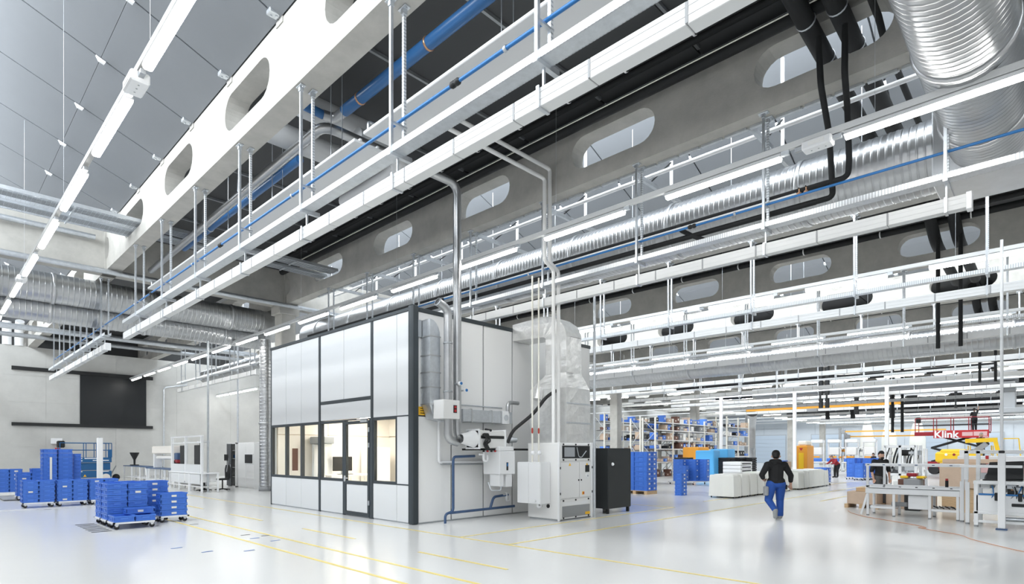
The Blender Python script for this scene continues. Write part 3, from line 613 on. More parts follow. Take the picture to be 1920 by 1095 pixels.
for i in range(3):
    t = thing('panel_light', 'warm lit ceiling panel light inside the booth, %s from the right' % ORD[i], 'light', (10.6, 12.4+2.6*i, 2.94), 0, 'booth ceiling lights'); MB().rbox(-.6, .6, -.6, .6, 0, .06, .01).build('frame', 'white_paint', t); MB().box(-.55, .55, -.55, .55, -.012, 0).build('diffuser', 'lamp_warm', t)
t = thing('work_desk', 'cream desk inside the booth behind the windows', 'desk', (10.2, 17.6, 0)); MB().rbox(-.9, .9, -.45, .45, .92, .97, .01).build('desk_top', 'cream', t)
for a in (-.88, .83):
    for b in (-.43, .38): MB().box(a, a+.05, b, b+.05, 0, .92).build('leg', 'white_paint', t)
t = thing('computer_monitor', 'dark monitor on the desk inside the booth', 'monitor', (9.95, 17.6, .97)); MB().rbox(-.36, .36, -.02, .02, .12, .60, .01).build('screen', 'black', t); MB().box(-.04, .04, .0, .03, 0, .2).build('stand', 'mid_grey', t); MB().rbox(-.15, .15, -.1, .12, 0, .02, .005).build('foot', 'mid_grey', t)
t = thing('keyboard', 'dark keyboard in front of the monitor in the booth', 'keyboard', (9.9, 17.3, .97)); MB().rbox(-.25, .25, -.08, .08, 0, .025, .006).build('keyboard_body', 'mid_grey', t); MB().box(-.23, .23, -.06, .06, .025, .03).build('keys', 'black', t)
t = thing('office_chair', 'cream round-backed chair inside the booth', 'chair', (9.05, 16.9, .12))
MB().tube([(0,0,.05),(0,0,.5)], .03, 8).build('column', 'mid_grey', t); MB().lathe([(.001,.48),(.22,.48),(.25,.52),(.22,.57),(.001,.57)], (0,0,0), (0,0,1), 18).build('seat', 'cream', t)
pr = [( -.27+.54*i/8, .72+.36*math.sin(PI*i/8)) for i in range(9)]; MB().prism([(p[0], p[1]) for p in pr]+[(.2,.62),(-.2,.62)], 0, -.27, -.21).build('backrest', 'cream', t)
for i in range(5): MB().bar((0,0,.08),(.28*math.cos(i*1.257),.28*math.sin(i*1.257),.04), .03).build('leg', 'mid_grey', t)
t = thing('measuring_machine', 'tall grey and white measuring machine inside the booth', 'machine', (9.55, 18.25, 0)); MB().rbox(-.3,.3,-.5,.5,0,.8,.03).build('granite_base', 'mid_grey', t); MB().rbox(-.15,.15,-.45,-.3,.8,2.0,.02).build('column', 'white_paint', t); MB().rbox(-.15,.15,.3,.45,.8,2.0,.02).build('column', 'white_paint', t); MB().rbox(-.2,.2,-.5,.5,2.0,2.25,.03).build('bridge', 'grey_paint', t); MB().box(-.06,.06,-.2,-.06,1.3,2.6).build('spindle', 'galv', t)
t = thing('door_sign', 'dark notice on the wall inside the booth', 'sign', (8.85, 18.78, 1.1)); MB().rbox(-.1,.1,-.01,.01,0,.75,.004).build('plate', 'dark_brown', t)
t = thing('inner_cabinet', 'white cabinet by the left window inside the booth', 'cabinet', (11.7, 18.3, 0)); MB().rbox(-.4,.4,-.35,.35,0,1.9,.02).build('body', 'white_paint', t); MB().box(-.41,-.4,-.33,-.01,.1,1.85).build('door', 'cream', t); MB().box(-.41,-.4,.01,.33,.1,1.85).build('door', 'cream', t)
# ---------------- equipment on the booth side
t = thing('warning_sign', 'orange warning sign on the booth corner', 'sign', (8.26, 11.08, 2.6)); MB().rbox(-.03, .32, -.012, 0, 0, .2, .003).build('plate', 'warn', t)
for i in range(3): MB().box(.04, .25-.05*(i == 1), -.014, -.012, .04+.055*i, .06+.055*i).build('print_line', 'black', t)
MB().add([(.1,-.0145,.155),(.19,-.0145,.155),(.145,-.0145,.195)], [(0,1,2)]).build('pictogram', 'black', t)
t = thing('supply_duct', 'upright rectangular sheet metal duct with curved top on the booth side', 'duct', (8.32, 10.72, 2.5)); P = [(0,.35),(.30,.35),(.30,1.95)]+[(.30-.30*(1-math.cos(a)), 1.95+.40*math.sin(a)) for a in (.3,.6,.9,1.2,1.57)]+[(0,2.35)]
MB().prism(P, 1, 0, .34).build('duct_body', 'galv', t); MB().prism([(0,.35),(.30,.35),(.5,.12),(.5,-.05),(.14,.0)], 1, .02, .32).build('lower_hopper', 'galv', t)
for zz_ in (.35, .75, 1.1, 1.5, 1.95): MB().box(-.015, .315, -.012, .352, zz_-.015, zz_+.015).build('flange', 'duct_seam', t)
MB().box(-.11, -.02, .3, .35, 1.95, 2.35).build('grille', 'grey_paint', t)
t = thing('vent_pipe', 'round silver vent pipe with open elbow on top beside the booth corner', 'pipe', (8.72, 10.55, 1.9))
MB().tube(bend([(0,0,.95),(0,0,3.2),(-.3,0,3.32)], .22), .10, 16).build('pipe_upper', 'duct', t); MB().tube(bend([(0,0,.62),(0,0,.12),(.3,.0,.05)], .2), .10, 16).build('pipe_lower', 'duct', t)
MB().lathe([(.075,0),(.105,0),(.105,.02),(.075,.02)], (-.3,0,3.32), (-1,0,.4), 16).build('mouth_ring', 'galv_dark', t)
for zc in (1.25, 2.4): MB().lathe([(.101,-.02),(.112,-.02),(.112,.02),(.101,.02)], (0,0,zc), (0,0,1), 16).build('pipe_clip', 'galv_dark', t)
t = thing('control_box', 'grey fan control box with red switch on the vent pipe', 'control box', (8.42, 10.35, 2.5)); MB().rbox(0, .5, 0, .38, 0, .44, .01).build('box_body', 'light_grey', t); MB().box(.3, .4, -.012, 0, .14, .32).build('switch_plate', 'black', t); MB().box(.32, .38, -.02, -.012, .16, .22).build('switch_red', 'red', t); MB().box(.32,.38,-.02,-.012,.25,.30).build('switch_red', 'red', t)
for j, (x, z) in enumerate(((8.95, 3.35), (9.12, 3.2))):
    t = thing('flow_gauge', 'small blue gauge on the silver pipes, %s one' % ('upper' if j == 0 else 'lower'), 'gauge', (x, 10.4, z)); MB().cyl((0,0,0),(0,-.06,0),.05,12).build('dial', 'white_paint', t); MB().cyl((0,-.06,0),(0,-.075,0),.035,12).build('face', 'blue_hose', t); MB().cyl((0,0,0),(0,.16,0),.02,8).build('stub', 'galv', t)
t = thing('return_duct', 'horizontal rectangular duct along the booth side', 'duct', (9.35, 10.72, 2.48)); MB().rbox(0, 1.75, 0, .34, 0, .31, .008).build('duct_body', 'galv', t)
for x in (.28, .98, 1.32): MB().box(x-.015, x+.015, -.012, .352, -.012, .322).build('flange', 'duct_seam', t)
MB().rbox(1.36, 1.62, -.02, .3, -.02, .33, .01).build('fan_box', 'white_paint', t); MB().cyl((1.49,-.03,.15),(1.49,-.02,.15),.08,16).build('fan_disc', 'galv', t)
run('small_elbow', 'small silver elbow pipe at the right end of the horizontal duct', 'pipe', [(10.95, 10.75, 2.75), (10.95, 10.75, 3.05), (11.35, 10.75, 3.05)], .055, 'duct', 12, .14)
run('support_rod', 'thin rod above the horizontal duct on the booth side', 'rod', [(9.47, 11.07, 2.92), (11.05, 11.07, 2.92)], .015, 'galv', 6)
t = thing('exhaust_fan', 'white cone and grey boxed blower on the bench frame beside the booth', 'fan', (9.4, 10.3, 1.82))
MB().lathe([(.11,-.42),(.12,-.38),(.22,0)], (.02,.12,.22), (1,0,0), 16).build('cone', 'white_paint', t); MB().rbox(0, .92, -.08, .36, 0, .43, .012).build('blower_box', 'light_grey', t)
MB().box(.08, .86, -.10, -.08, .23, .30).build('slot', 'black', t); MB().rbox(.0,.04,-.11,.4,-.03,.46,.004).build('flange', 'white_paint', t); MB().rbox(.9,.94,-.11,.4,-.03,.46,.004).build('flange', 'white_paint', t)
for i in range(3): MB().tube(bend([(.12+.09*i,-.1,.34),(.2+.06*i,-.17,.24-.04*i),(.1+.05*i,-.15,.1),(.25+.05*i,-.1,-.04)], .06), .022, 6).build('hose', 'black', t)
MB().rbox(.12,.3,-.15,-.1,.26,.36,.02).build('coupling_block', 'black', t)
MB().cyl((.94,.12,.2),(1.5,.12,.22),.075,14).build('outlet_pipe', 'galv', t); MB().cyl((.4,-.1,.43),(.4,.1,.46),.03,8).build('bolt', 'black', t)
run('black_hose', 'thick ribbed black hose rising to the foil duct', 'hose', [(10.38, 10.2, 1.95), (10.45, 10.1, 2.25), (10.95, 9.8, 2.72), (11.2, 9.6, 3.15), (11.45, 9.45, 3.32), (11.55, 9.4, 3.2)], .045, 'rubber', 10, .2)
t = thing('pipe_rack', 'dark steel frame rail carrying pipes and valves beside the booth', 'frame', (9.5, 10.3, 1.76)); MB().box(0, 1.8, -.03, .03, 0, .05).build('rail', 'black', t); MB().box(.05, .1, -.03, .7, 0, .05).build('rail_arm', 'black', t); MB().box(1.2, 1.25, -.03, .7, 0, .05).build('rail_arm', 'black', t)
for i in range(4): MB().cyl((.1+.13*i,-.03,-.02),(.1+.13*i,-.07,-.02),.022,8).build('red_cap' if i % 2 else 'bolt', 'red' if i % 2 else 'black', t)
t = thing('steam_humidifier', 'white wall-mounted humidifier with tank and black display', 'humidifier', (10.0, 10.1, 1.16)); MB().rbox(0, .56, 0, .6, 0, .58, .015).build('housing', 'white_gloss', t); MB().rbox(.02, .54, .02, .58, .58, .70, .02).build('lid', 'white_paint', t); MB().box(.24,.30,-.008,0,.1,.3).build('display', 'black', t); MB().box(.25,.29,-.01,-.008,.2,.28).build('status_light', 'blue_hose', t)
MB().rbox(.04,.2,.05,.4,-.3,0,.01).build('water_tank', 'white_paint', t); MB().rbox(.28,.5,.05,.5,-.32,0,.01).build('water_tank', 'white_paint', t); MB().tube(bend([(.15,.1,-.3),(.15,.1,-.4),(-.1,.2,-.4),(-.1,.3,-.2)], .06), .02, 8).build('drain_hose', 'galv', t)
run('drain_pipe', 'blue drain pipe dropping down the booth side and along the floor', 'pipe', [(9.75, 10.75, 1.62), (9.05, 10.75, 1.60), (9.05, 10.75, .27), (8.8, 10.75, .22), (8.8, 10.75, 0.0)], .033, 'blue_dull', 10, .09)
run('drain_pipe', 'blue drain pipe running right just above the floor by the booth', 'pipe', [(8.95, 10.75, .24), (11.2, 10.75, .26)], .033, 'blue_dull', 10)
run('drain_pipe', 'short blue drain branch with a bend by the white trap', 'pipe', [(10.3, 10.75, .26), (10.42, 10.75, .55), (10.95, 10.75, .58)], .035, 'blue_dull', 10, .1)
run('white_pipe', 'white pipe dropping and turning right across the booth side', 'pipe', [(8.79, 10.98, 2.5), (8.79, 10.98, 1.47), (10.7, 10.98, 1.45)], .035, 'white_paint', 10, .06)
run('galv_pipe', 'galvanised rail pipe just above the white pipe on the booth side', 'pipe', [(8.88, 11.0, 1.45), (10.7, 11.0, 1.43)], .05, 'galv_dark', 8)
for j, (x, y, z) in enumerate(((9.75, 10.35, 1.5), (10.95, 10.74, .42), (10.75, 9.45, .35))):
    t = thing('siphon_trap', 'white plastic siphon trap %s' % ['under the bench rail', 'by the blue drain bend', 'at the foot of the air handling unit'][j], 'trap', (x, y, z)); MB().tube(bend([(-.06,0,.22),(-.06,0,.0),(.06,0,.0),(.06,0,.14)], .06), .032, 10).build('trap_body', 'white_gloss', t); MB().cyl((-.2,0,.16),(-.06,0,.16),.025,8).build('inlet', 'white_gloss', t)
# ---------------- air handling unit
A = thing('air_handling_unit', 'grey air handling unit with doors, filter windows and warning labels', 'machine', (11.0, 9.02, 0)); AO = (11.0, 9.02, 0)
def ap(nm, m, x0, x1, y0, y1, z0, z1, b=.006, parent=None): return (MB().rbox(x0, x1, y0, y1, z0, z1, b) if b else MB().box(x0, x1, y0, y1, z0, z1)).build(nm, m, parent or A)
ap('casing', 'light_grey', 0, 1.40, .03, 1.05, .04, 1.95, .012); ap('base_frame', 'grey_paint', .03, 1.36, .06, 1.0, 0, .05, 0)
ap('corner_profile', 'white_paint', -.01, .05, -.005, .05, .0, 1.97, .01); ap('corner_profile', 'white_paint', 1.33, 1.41, -.005, .05, .0, 1.97, .01)
f = ap('filter_window', 'light_grey', .06, 1.32, .0, .04, 1.5, 1.93, .012); ap('pane', 'screen_black', .12, 1.26, -.006, 0, 1.56, 1.88, 0, f); ap('inner_tank', 'grey_paint', .2, .62, -.009, -.006, 1.6, 1.84, 0, f); MB().tube(bend([(.7,-.012,1.84),(.78,-.012,1.6),(.9,-.012,1.58),(1.1,-.012,1.75)], .05), .012, 6).build('tube_loop', 'galv', f)
d1 = ap('door', 'light_grey', .06, .82, -.004, .04, .56, 1.46, .008); d2 = ap('door', 'light_grey', .85, 1.32, -.004, .04, .56, 1.46, .008)
ap('latch', 'black', .76, .80, -.02, -.004, .98, 1.02, .004, d1); ap('latch', 'black', .87, .91, -.02, -.004, .98, 1.02, .004, d2)
ap('controller', 'black', 1.06, 1.24, -.012, -.004, 1.2, 1.38, .003, d2); ap('main_switch', 'warn', .93, 1.02, -.012, -.004, .62, .70, .003, d2); ap('switch_knob', 'red', .955, .995, -.03, -.012, .64, .68, .003, d2); MB().cyl((1.14,-.02,1.1),(1.14,-.004,1.1),.06,14).build('round_label', 'white_paint', d2); MB().cyl((1.15,-.03,1.1),(1.15,-.02,1.1),.02,10).build('knob', 'grey_paint', d2)
for (x, p) in ((.42, d1), (1.14, d2)): MB().add([(x-.05,-.006,1.37),(x+.05,-.006,1.37),(x,-.006,1.45)], [(0,1,2)]).build('warning_triangle', 'warn', p)
f = ap('intake_window', 'light_grey', .06, 1.32, .0, .04, .04, .53, .012); ap('grille', 'mid_grey', .12, 1.26, -.006, 0, .08, .36, 0, f); ap('white_strip', 'white_paint', .12, 1.20, -.007, -.0, .37, .46, 0, f); ap('warning_label', 'warn', 1.06, 1.26, -.01, -.006, .10, .17, 0, f)
for z in (.07, .5, 1.52, 1.91):
    for x in (.16, .66, 1.2): MB().cyl((x,-.02,z),(x,0,z),.022,8).build('knob', 'black', A)
for z in (.68, 1.32):
    for x in (.04, 1.36): ap('hinge', 'black', x-.012, x+.012, -.02, 0, z-.03, z+.03, .003)
for y in (.35, .6): MB().cyl((-.015,y,.36),(.0,y,.36),.05,12).build('port', 'black', A)
t = thing('side_cabinet', 'white wall cabinet mounted on the left of the air handling unit', 'cabinet', (10.62, 9.3, .43)); MB().rbox(0, .375, 0, .78, 0, 1.04, .01).build('body', 'white_gloss', t); MB().box(-.012, 0, .01, .38, .01, 1.03).build('door', 'white_gloss', t); MB().box(-.012, 0, .39, .77, .01, 1.03).build('door', 'white_gloss', t)
# foil wrapped duct
t = thing('foil_duct', 'bulky foil-wrapped duct rising from the air handling unit to the booth roof', 'duct', (11.42, 9.12, 1.95))
def frust(z0, z1, a, b, m='foil', nm='foil_wrap'):
    (x0, x1, y0, y1), (u0, u1, w0, w1) = a, b; n = 4; P = []; F = []
    ring = lambda X0, X1, Y0_, Y1_, z: [(X0+(X1-X0)*i/n, Y0_, z) for i in range(n)]+[(X1, Y0_+(Y1_-Y0_)*i/n, z) for i in range(n)]+[(X1-(X1-X0)*i/n, Y1_, z) for i in range(n)]+[(X0, Y1_-(Y1_-Y0_)*i/n, z) for i in range(n)]
    m_ = 6
    for j in range(m_+1):
        s = j/m_; r = ring(x0+(u0-x0)*s, x1+(u1-x1)*s, y0+(w0-y0)*s, y1+(w1-y1)*s, z0+(z1-z0)*s)
        P += [(p[0]+random.uniform(-.012,.012), p[1]+random.uniform(-.012,.012), p[2]) for p in r]
    k = 4*n
    for j in range(m_):
        for i in range(k): F.append((j*k+i, j*k+(i+1) % k, (j+1)*k+(i+1) % k, (j+1)*k+i))
    F.append(tuple(range(m_*k, m_*k+k)))
    MB().add(P, F).build(nm, m, t)
frust(0, 1.42, (0, 1.0, 0, 1.25), (0, 1.0, 0, 1.25)); frust(1.42, 1.82, (0, 1.0, 0, 1.25), (.12, .75, .1, .8)); frust(1.82, 2.75, (.12, .75, .1, .8), (.12, .75, .1, .8))
mb = MB(); n = 8; P = []; F = []
for i in range(n+1):
    a = PI/2*i/n; y1 = .8-.0; cy, cz = .95, 2.75
    oi = (cy-.85*math.cos(a), cz+.62*math.sin(a)); ii = (cy-.15*math.cos(a), cz+.08*math.sin(a))
    P += [(.12+random.uniform(-.015,.015), oi[0], oi[1]), (.75+random.uniform(-.015,.015), oi[0], oi[1]+random.uniform(-.02,.02)), (.75, ii[0], ii[1]), (.12, ii[0], ii[1])]
P += [(.05, 1.95, 3.30), (.75, 1.95, 3.30), (.75, 1.95, 2.85), (.05, 1.95, 2.85)]
for i in range(n+1):
    for j in range(4): F.append((4*i+j, 4*i+(j+1) % 4, 4*i+4+(j+1) % 4, 4*i+4+j))
mb.add(P, F).build('foil_elbow', 'foil', t)
MB().cyl((-.1, .9, 1.15), (.0, .9, 1.45), .12, 10).build('foil_stub', 'foil', t)
for z in (.5, 1.0): MB().box(-.012, 1.01, -.016, -.004, z, z+.04).build('tape_band', 'galv', t)
t = thing('return_riser', 'plain sheet metal riser duct behind the foil duct', 'duct', (12.45, 9.9, 1.95)); MB().rbox(0, .42, 0, .8, 0, 2.35, .01).build('duct_body', 'duct', t); MB().prism([(0,2.35),(.42,2.35),(.36,2.6),(.2,2.75),(0,2.8)], 1, 0, .8).build('curved_top', 'duct', t); 
for z in (.9, 1.8): MB().box(-.012,.432,-.012,.812,z,z+.03).build('flange', 'duct_seam', t)
for j, x in enumerate((10.78, 11.0)):
    t = run('cooling_pipe', 'slim grey cooling pipe dropping in front of the foil duct, %s one' % ('left' if j == 0 else 'right'), 'pipe', [(7.2, 9.2, 8.42+.3*j), (10.66+.2*j, 9.2, 8.42+.3*j), (10.66+.2*j, 9.2, 6.42), (11.06+.19*j, 9.25, 6.28), (11.06+.19*j, 9.25, 1.95)], .048, 'light_grey', 10, .08)
for j, x in enumerate((10.6, 10.84)):
    t = run('heating_pipe', 'thin tan pipe standing on the side cabinet, %s one' % ('left' if j == 0 else 'right'), 'pipe', [(x, 9.55, 1.47), (x, 9.55, 6.1)], .022, 'label_white', 8)
    t = thing('shutoff_valve', 'red-handled valve on the thin tan pipes, %s one' % ('left' if j == 0 else 'right'), 'valve', (x, 9.55, 2.2)); MB().rbox(-.05,-.02,-.04,-.02,-.02,.12,.004).build('handle', 'red', t); MB().cyl((0,0,0),(0,0,.1),.03,8).build('valve_body', 'copper', t); MB().sphere((0,-.02,-.5), .06, 8).build('pump_head', 'white_gloss', t)
run('steel_post', 'galvanised strut post at the right corner of the air handling unit', 'post', [(12.42, 8.98, .0), (12.42, 8.98, 5.95)], .035, 'galv', 8)
t = thing('black_cabinet', 'black sheet steel cabinet on castors right of the air handling unit', 'cabinet', (13.25, 9.12, 0)); MB().rbox(0, 1.15, 0, .95, .14, 1.83, .012).build('body', 'anthracite_cab', t); MB().box(.015, 1.135, -.008, 0, .16, 1.81).build('door', 'anthracite_cab', t); MB().sphere((.2, -.012, 1.38), .05, 8).build('emblem', 'white_gloss', t)
for (x, y) in ((.03,.03),(1.05,.03),(.03,.85),(1.05,.85)): MB().box(x, x+.07, y, y+.07, 0, .14).build('leg', 'black', t)
t = thing('red_beacon', 'small red flag on the booth roof edge', 'marker', (12.62, 11.1, 5.16)); MB().rbox(0,.2,0,.05,.0,.07,.01).build('flag', 'red', t)
# ================================================================ crates
def make_crate(w, l, h, m='crate_blue', lab=False):
    t = thing('plastic_crate', 'x', 'crate'); b = MB(); s = .014; e = .006
    b.box(-w/2+s, w/2-s, -l/2+s, l/2-s, e, .012)                                       # floor
    for (x0, x1, y0, y1) in ((-w/2+s, w/2-s, -l/2+s, -l/2+s+.012), (-w/2+s, w/2-s, l/2-s-.012, l/2-s), (-w/2+s, -w/2+s+.012, -l/2+s, l/2-s), (w/2-s-.012, w/2-s, -l/2+s, l/2-s)): b.box(x0, x1, y0, y1, e, h-.002)
    for (z0, z1, o) in ((h-.035, h-.004, .0), (.004, .03, .004)):
        for (x0, x1, y0, y1) in ((-w/2+o, w/2-o, -l/2+o, -l/2+s+.004), (-w/2+o, w/2-o, l/2-s-.004, l/2-o), (-w/2+o, -w/2+s+.004, -l/2+s, l/2-s), (w/2-s-.004, w/2-o, -l/2+s, l/2-s)): b.box(x0, x1, y0, y1, z0, z1)
    r = b
    for q in (-.42, -.22, .22, .42): r.box(w*q-.008, w*q+.008, -l/2+.004, -l/2+s, .03, h-.035)
    for q in (-.42, -.2, .2, .42): r.box(-w/2+.004, -w/2+s, l*q-.008, l*q+.008, .03, h-.035)
    r.build('crate_shell', m, t)
    MB().box(-.07, .07, -l/2+.003, -l/2+s, h*.5, h*.5+.022).box(-w/2+.003, -w/2+s, -.07, .07, h*.5, h*.5+.022).build('handle_lip', 'crate_light', t)
    if lab: MB().box(-.055, .055, -l/2-.001, -l/2+.006, h*.28, h*.62).build('paper_label', 'label_white', t)
    return t
CP = {}
def crate(x, y, z, lab, w=.4, l=.6, h=.14, paper=False, group='blue crates', rz=0):
    k = (w, l, h, paper)
    if k not in CP: CP[k] = make_crate(*k[:3], lab=paper); t = CP[k]; t.location = (x, y, z); t['label'] = lab; t['group'] = group; t.rotation_euler.z = rz; return t
    return dup(CP[k], (x, y, z), rz, lab, group)
def stack(x, y, z, n, name, w=.4, l=.6, h=.14, papers=(), group='blue crates'):
    for i in range(n):
        pos = 'topmost' if i == n-1 else ('bottom' if i == 0 else ORD[i]+' from the bottom')
        if n == 1: pos = 'single'
        crate(x, y, z+i*h, 'blue crate, %s in the %s' % (pos, name), w, l, h, i in papers, group)
def dolly(x, y, w, l, lab, z=.16):
    t = thing('crate_dolly', lab, 'dolly', (x, y, 0), 0, 'crate dollies')
    fr = MB(); 
    for (a, b, c, d) in ((-w/2, w/2, -l/2, -l/2+.04), (-w/2, w/2, l/2-.04, l/2), (-w/2, -w/2+.04, -l/2, l/2), (w/2-.04, w/2, -l/2, l/2)): fr.box(a, b, c, d, z-.035, z)
    fr.build('frame', 'white_paint', t)
    for sx_ in (-1, 1):
        for sy_ in (-1, 1):
            cx, cy = sx_*(w/2-.08), sy_*(l/2-.08); MB().prism([(cx-.04, z-.035), (cx+.04, z-.035), (cx+.02, .06), (cx-.02, .06)], 1, cy-.025, cy+.025).build('caster_fork', 'white_paint', t); MB().cyl((cx, cy-.018, .05), (cx, cy+.018, .05), .05, 12).build('wheel', 'rubber', t)
# group A
dolly(3.37, 15.32, .84, .64, 'white dolly under the low crates at the front of the nearer crate group'); dolly(3.37, 16.0, .84, .64, 'white dolly under the tall crate stacks of the nearer group'); dolly(4.35, 15.95, .66, .46, 'white dolly under the four-high crate stack'); dolly(4.1, 16.6, .66, .46, 'white dolly under the labelled crate stack')
dolly(3.37, 16.66, .84, .64, 'rearmost white dolly of the nearer crate group')
for j, x in enumerate((3.17, 3.58)):
    sd = ('left', 'right')[j]
    stack(x, 15.32, .16, 1, '%s place of the low front layer, near crate group' % sd, papers=())
    stack(x, 16.0, .16, 6, '%s front tall column, near crate group' % sd, papers=(4,) if j else ())
    stack(x, 16.66, .16, 6, '%s rear tall column, near crate group' % sd)
stack(3.55, 15.48, .30, 1, 'place above the low front layer, near crate group', w=.58, l=.26, papers=(0,))
stack(4.1, 16.6, .16, 6, 'labelled stack behind the four-high stack', .6, .4, papers=(2, 3, 4, 5))
stack(4.35, 15.95, .16, 4, 'four-high stack of the near crate group', .6, .4, papers=(0, 1, 2, 3))
# group B
for j in range(3):
    dolly(2.58+.84*j, 23.2, .8, .62, 'white dolly under the long crate row, %s from the left' % ORD[j])
    for i in range(2): stack(2.38+.84*j+.4*i, 23.2, .16, 5, '%s column of the long crate row' % ORD[2*j+i], h=.136, papers=[(2,), (), (3, 0), (), (4,), ()][2*j+i])
dolly(3.3, 25.2, .84, .64, 'white dolly under the two tall crate towers'); 
for i in range(2): stack(3.1+.42*i, 25.2, .16, 12 if i == 0 else 12, '%s tall crate tower behind the long row' % ('left' if i == 0 else 'right'), h=.139)
stack(3.92, 25.6, .0, 12, 'slim tower right of the tall towers', .22, .5, h=.139)
dolly(2.8, 27.0, .84, .64, 'white dolly under the stepped crate stack')
for i in range(2): stack(2.6+.4*i, 27.0, .16, (6, 7)[i], '%s stepped stack left of the tall towers' % ('lower' if i == 0 else 'higher'), h=.139, papers=(4,) if i == 0 else ())
dolly(2.45, 30.0, .84, .64, 'white dolly under the leftmost crate stack')
for i in range(2): stack(2.25+.4*i, 30.0, .16, 6, '%s half of the leftmost crate stack' % ('left' if i == 0 else 'right'), h=.15, papers=(3, 4, 5) if i else ())
t = thing('dolly_ramp', 'dark flat dolly lying left of the leftmost crates', 'dolly', (2.35, 27.8, 0)); MB().rbox(-.3, .1, -.9, .9, .02, .06, .01).build('plate', 'mid_grey', t); MB().cyl((-.1,.8,.03),(-.1,.9,.03),.03,8).build('wheel', 'rubber', t)
t = thing('tower_strap', 'pale strip of labels hanging down the left tall crate tower', 'label strip', (3.12, 24.885, .2)); MB().box(-.03, .03, 0, .008, 0, 1.35).build('strip', 'label_white', t)
# floor items on the left
t = thing('fire_extinguisher', 'red and white extinguisher point on the back wall left of the crates', 'extinguisher', (5.9, 44.85, 1.5)); MB().rbox(-.28, .28, -.05, .1, .75, 1.1, .02).build('sign', 'white_paint', t); MB().cyl((.05,0,0),(.05,0,.5),.14,12).build('bottle', 'red', t); MB().rbox(-.1,.2,-.1,.0,.12,.3,.02).build('label', 'warn', t)
# black screen on the back wall
t = thing('projection_screen', 'large black roller screen on the concrete back wall', 'screen', (8.9, 44.98, 3.45)); MB().box(-1.82, 1.82, -.03, 0, .05, 3.25).build('screen_cloth', 'screen_black', t); MB().box(-5.1, 2.2, -.12, .02, 3.2, 3.42).build('top_rail', 'black', t); MB().box(-5.1, 2.2, -.12, .02, -.12, .07).build('bottom_rail', 'black', t)
run('downpipe', 'slim grey downpipe on the back wall right of the black screen', 'pipe', [(11.75, 44.85, 0), (11.75, 44.85, 6.2), (13.2, 44.85, 6.5)], .05, 'galv', 8, .2)
# blue scissor lift
t = thing('blue_scissor_lift', 'blue scissor lift parked against the back wall', 'scissor lift', (6.9, 42.2, 0)); w = 1.25
MB().rbox(-w, w, -.4, .4, .22, .62, .03).build('chassis', 'lift_blue', t)
for x in (-.95, .95):
    for y in (-.38, .38): MB().cyl((x, y-.08, .22), (x, y+.08, .22), .22, 18).build('wheel', 'cream', t)
for j in range(3): MB().rbox(-w+.05, w-.05, -.3+.1*j, -.2+.1*j, .66+.02*j, 1.1, .01).build('scissor_arms', 'lift_blue', t)
MB().rbox(-w, w, -.4, .4, 1.12, 1.42, .02).build('platform', 'lift_blue', t)
for (x0, x1, z) in ((-w, w, 2.28), (-w, w, 1.86)):
    for y in (-.38, .38): MB().cyl((x0, y, z), (x1, y, z), .025, 8).build('guard_rail', 'lift_blue', t)
for x in (-w, -.02, .5, .62, 1.1, w):
    for y in (-.38, .38): MB().cyl((x, y, 1.42), (x, y, 2.28), .022, 8).build('guard_post', 'lift_blue', t)
MB().rbox(-w-.1, -w+.25, -.3, .1, 2.0, 2.4, .05).build('control_box', 'black', t); MB().rbox(w-.2, w+.02, -.42, -.38, 1.42, 1.9, .01).build('gate', 'lift_blue', t)
for (x, l, z) in ((-.9, .7, 1.34), (-.1, .6, 1.34), (.3, .8, 1.22), (-.9, .7, 1.2), (-.8, .6, .56), (.6, .5, .56)): MB().box(x, x+l, -.412, -.401, z, z+.05).build('lettering_strip', 'white_paint', t)
MB().add([(-.16,-.41,.28),(.0,-.41,.28),(-.08,-.41,.42)], [(0,1,2)]).build('warning_triangle', 'warn', t); MB().lathe([(.001,-.03),(.2,-.03),(.2,.03),(.001,.03)], (w+.3, 0, .2), (0,1,0), 14).build('spare_caster', 'rubber', t); MB().bar((w,0,.3),(w+.3,0,.9),.05).build('tow_bar', 'mid_grey', t)
t = thing('guard_post', 'white freestanding steel post in front of the blue lift', 'post', (7.15, 39.6, 0)); MB().rbox(-.13, .13, -.13, .13, 0, 2.55, .02).build('shaft', 'white_paint', t); MB().rbox(-.2,.2,-.2,.2,0,.03,.005).build('foot_plate', 'white_paint', t); MB().sphere((0,0,2.58), .05, 6).build('cap', 'grey_paint', t)
# work benches
def bench(lab, x, y0, y1, xw=.75, h=.84, legs=2, top='white_paint'):
    t = thing('work_bench', lab, 'bench', (x, y0, 0)); L = y1-y0
    MB().rbox(0, xw, 0, L, h-.05, h, .008).build('bench_top', top, t)
    for i in range(legs+1):
        for a in (.02, xw-.09): MB().rbox(a, a+.07, L*i/legs*(1-.08/L)+.0, L*i/legs*(1-.08/L)+.07, 0, h-.05, .006).build('leg', 'white_paint', t)
    MB().box(.03, xw-.03, .05, L-.05, .22, .25).build('lower_shelf', 'light_grey', t)
    MB().rbox(.05, xw-.05, .25, .75, .42, h-.05, .01).build('drawer_unit', 'light_grey', t)
    return t
bench('white assembly bench nearest the booth with perforated back panel', 8.3, 26.4, 28.0, legs=1); bench('white assembly bench second from the booth', 8.3, 28.05, 30.9, legs=2); bench('white bench with dark top carrying the long roll machine', 8.6, 31.2, 36.2, h=.9, legs=3, top='blue_dull'); bench('farthest white bench by the back wall', 8.9, 37, 42.6, h=.92, legs=3, top='blue_dull')
t = thing('bench_frame_uprights', 'white overhead frame with lamps and tool rails above the assembly benches', 'frame', (8.4, 26.5, .84))
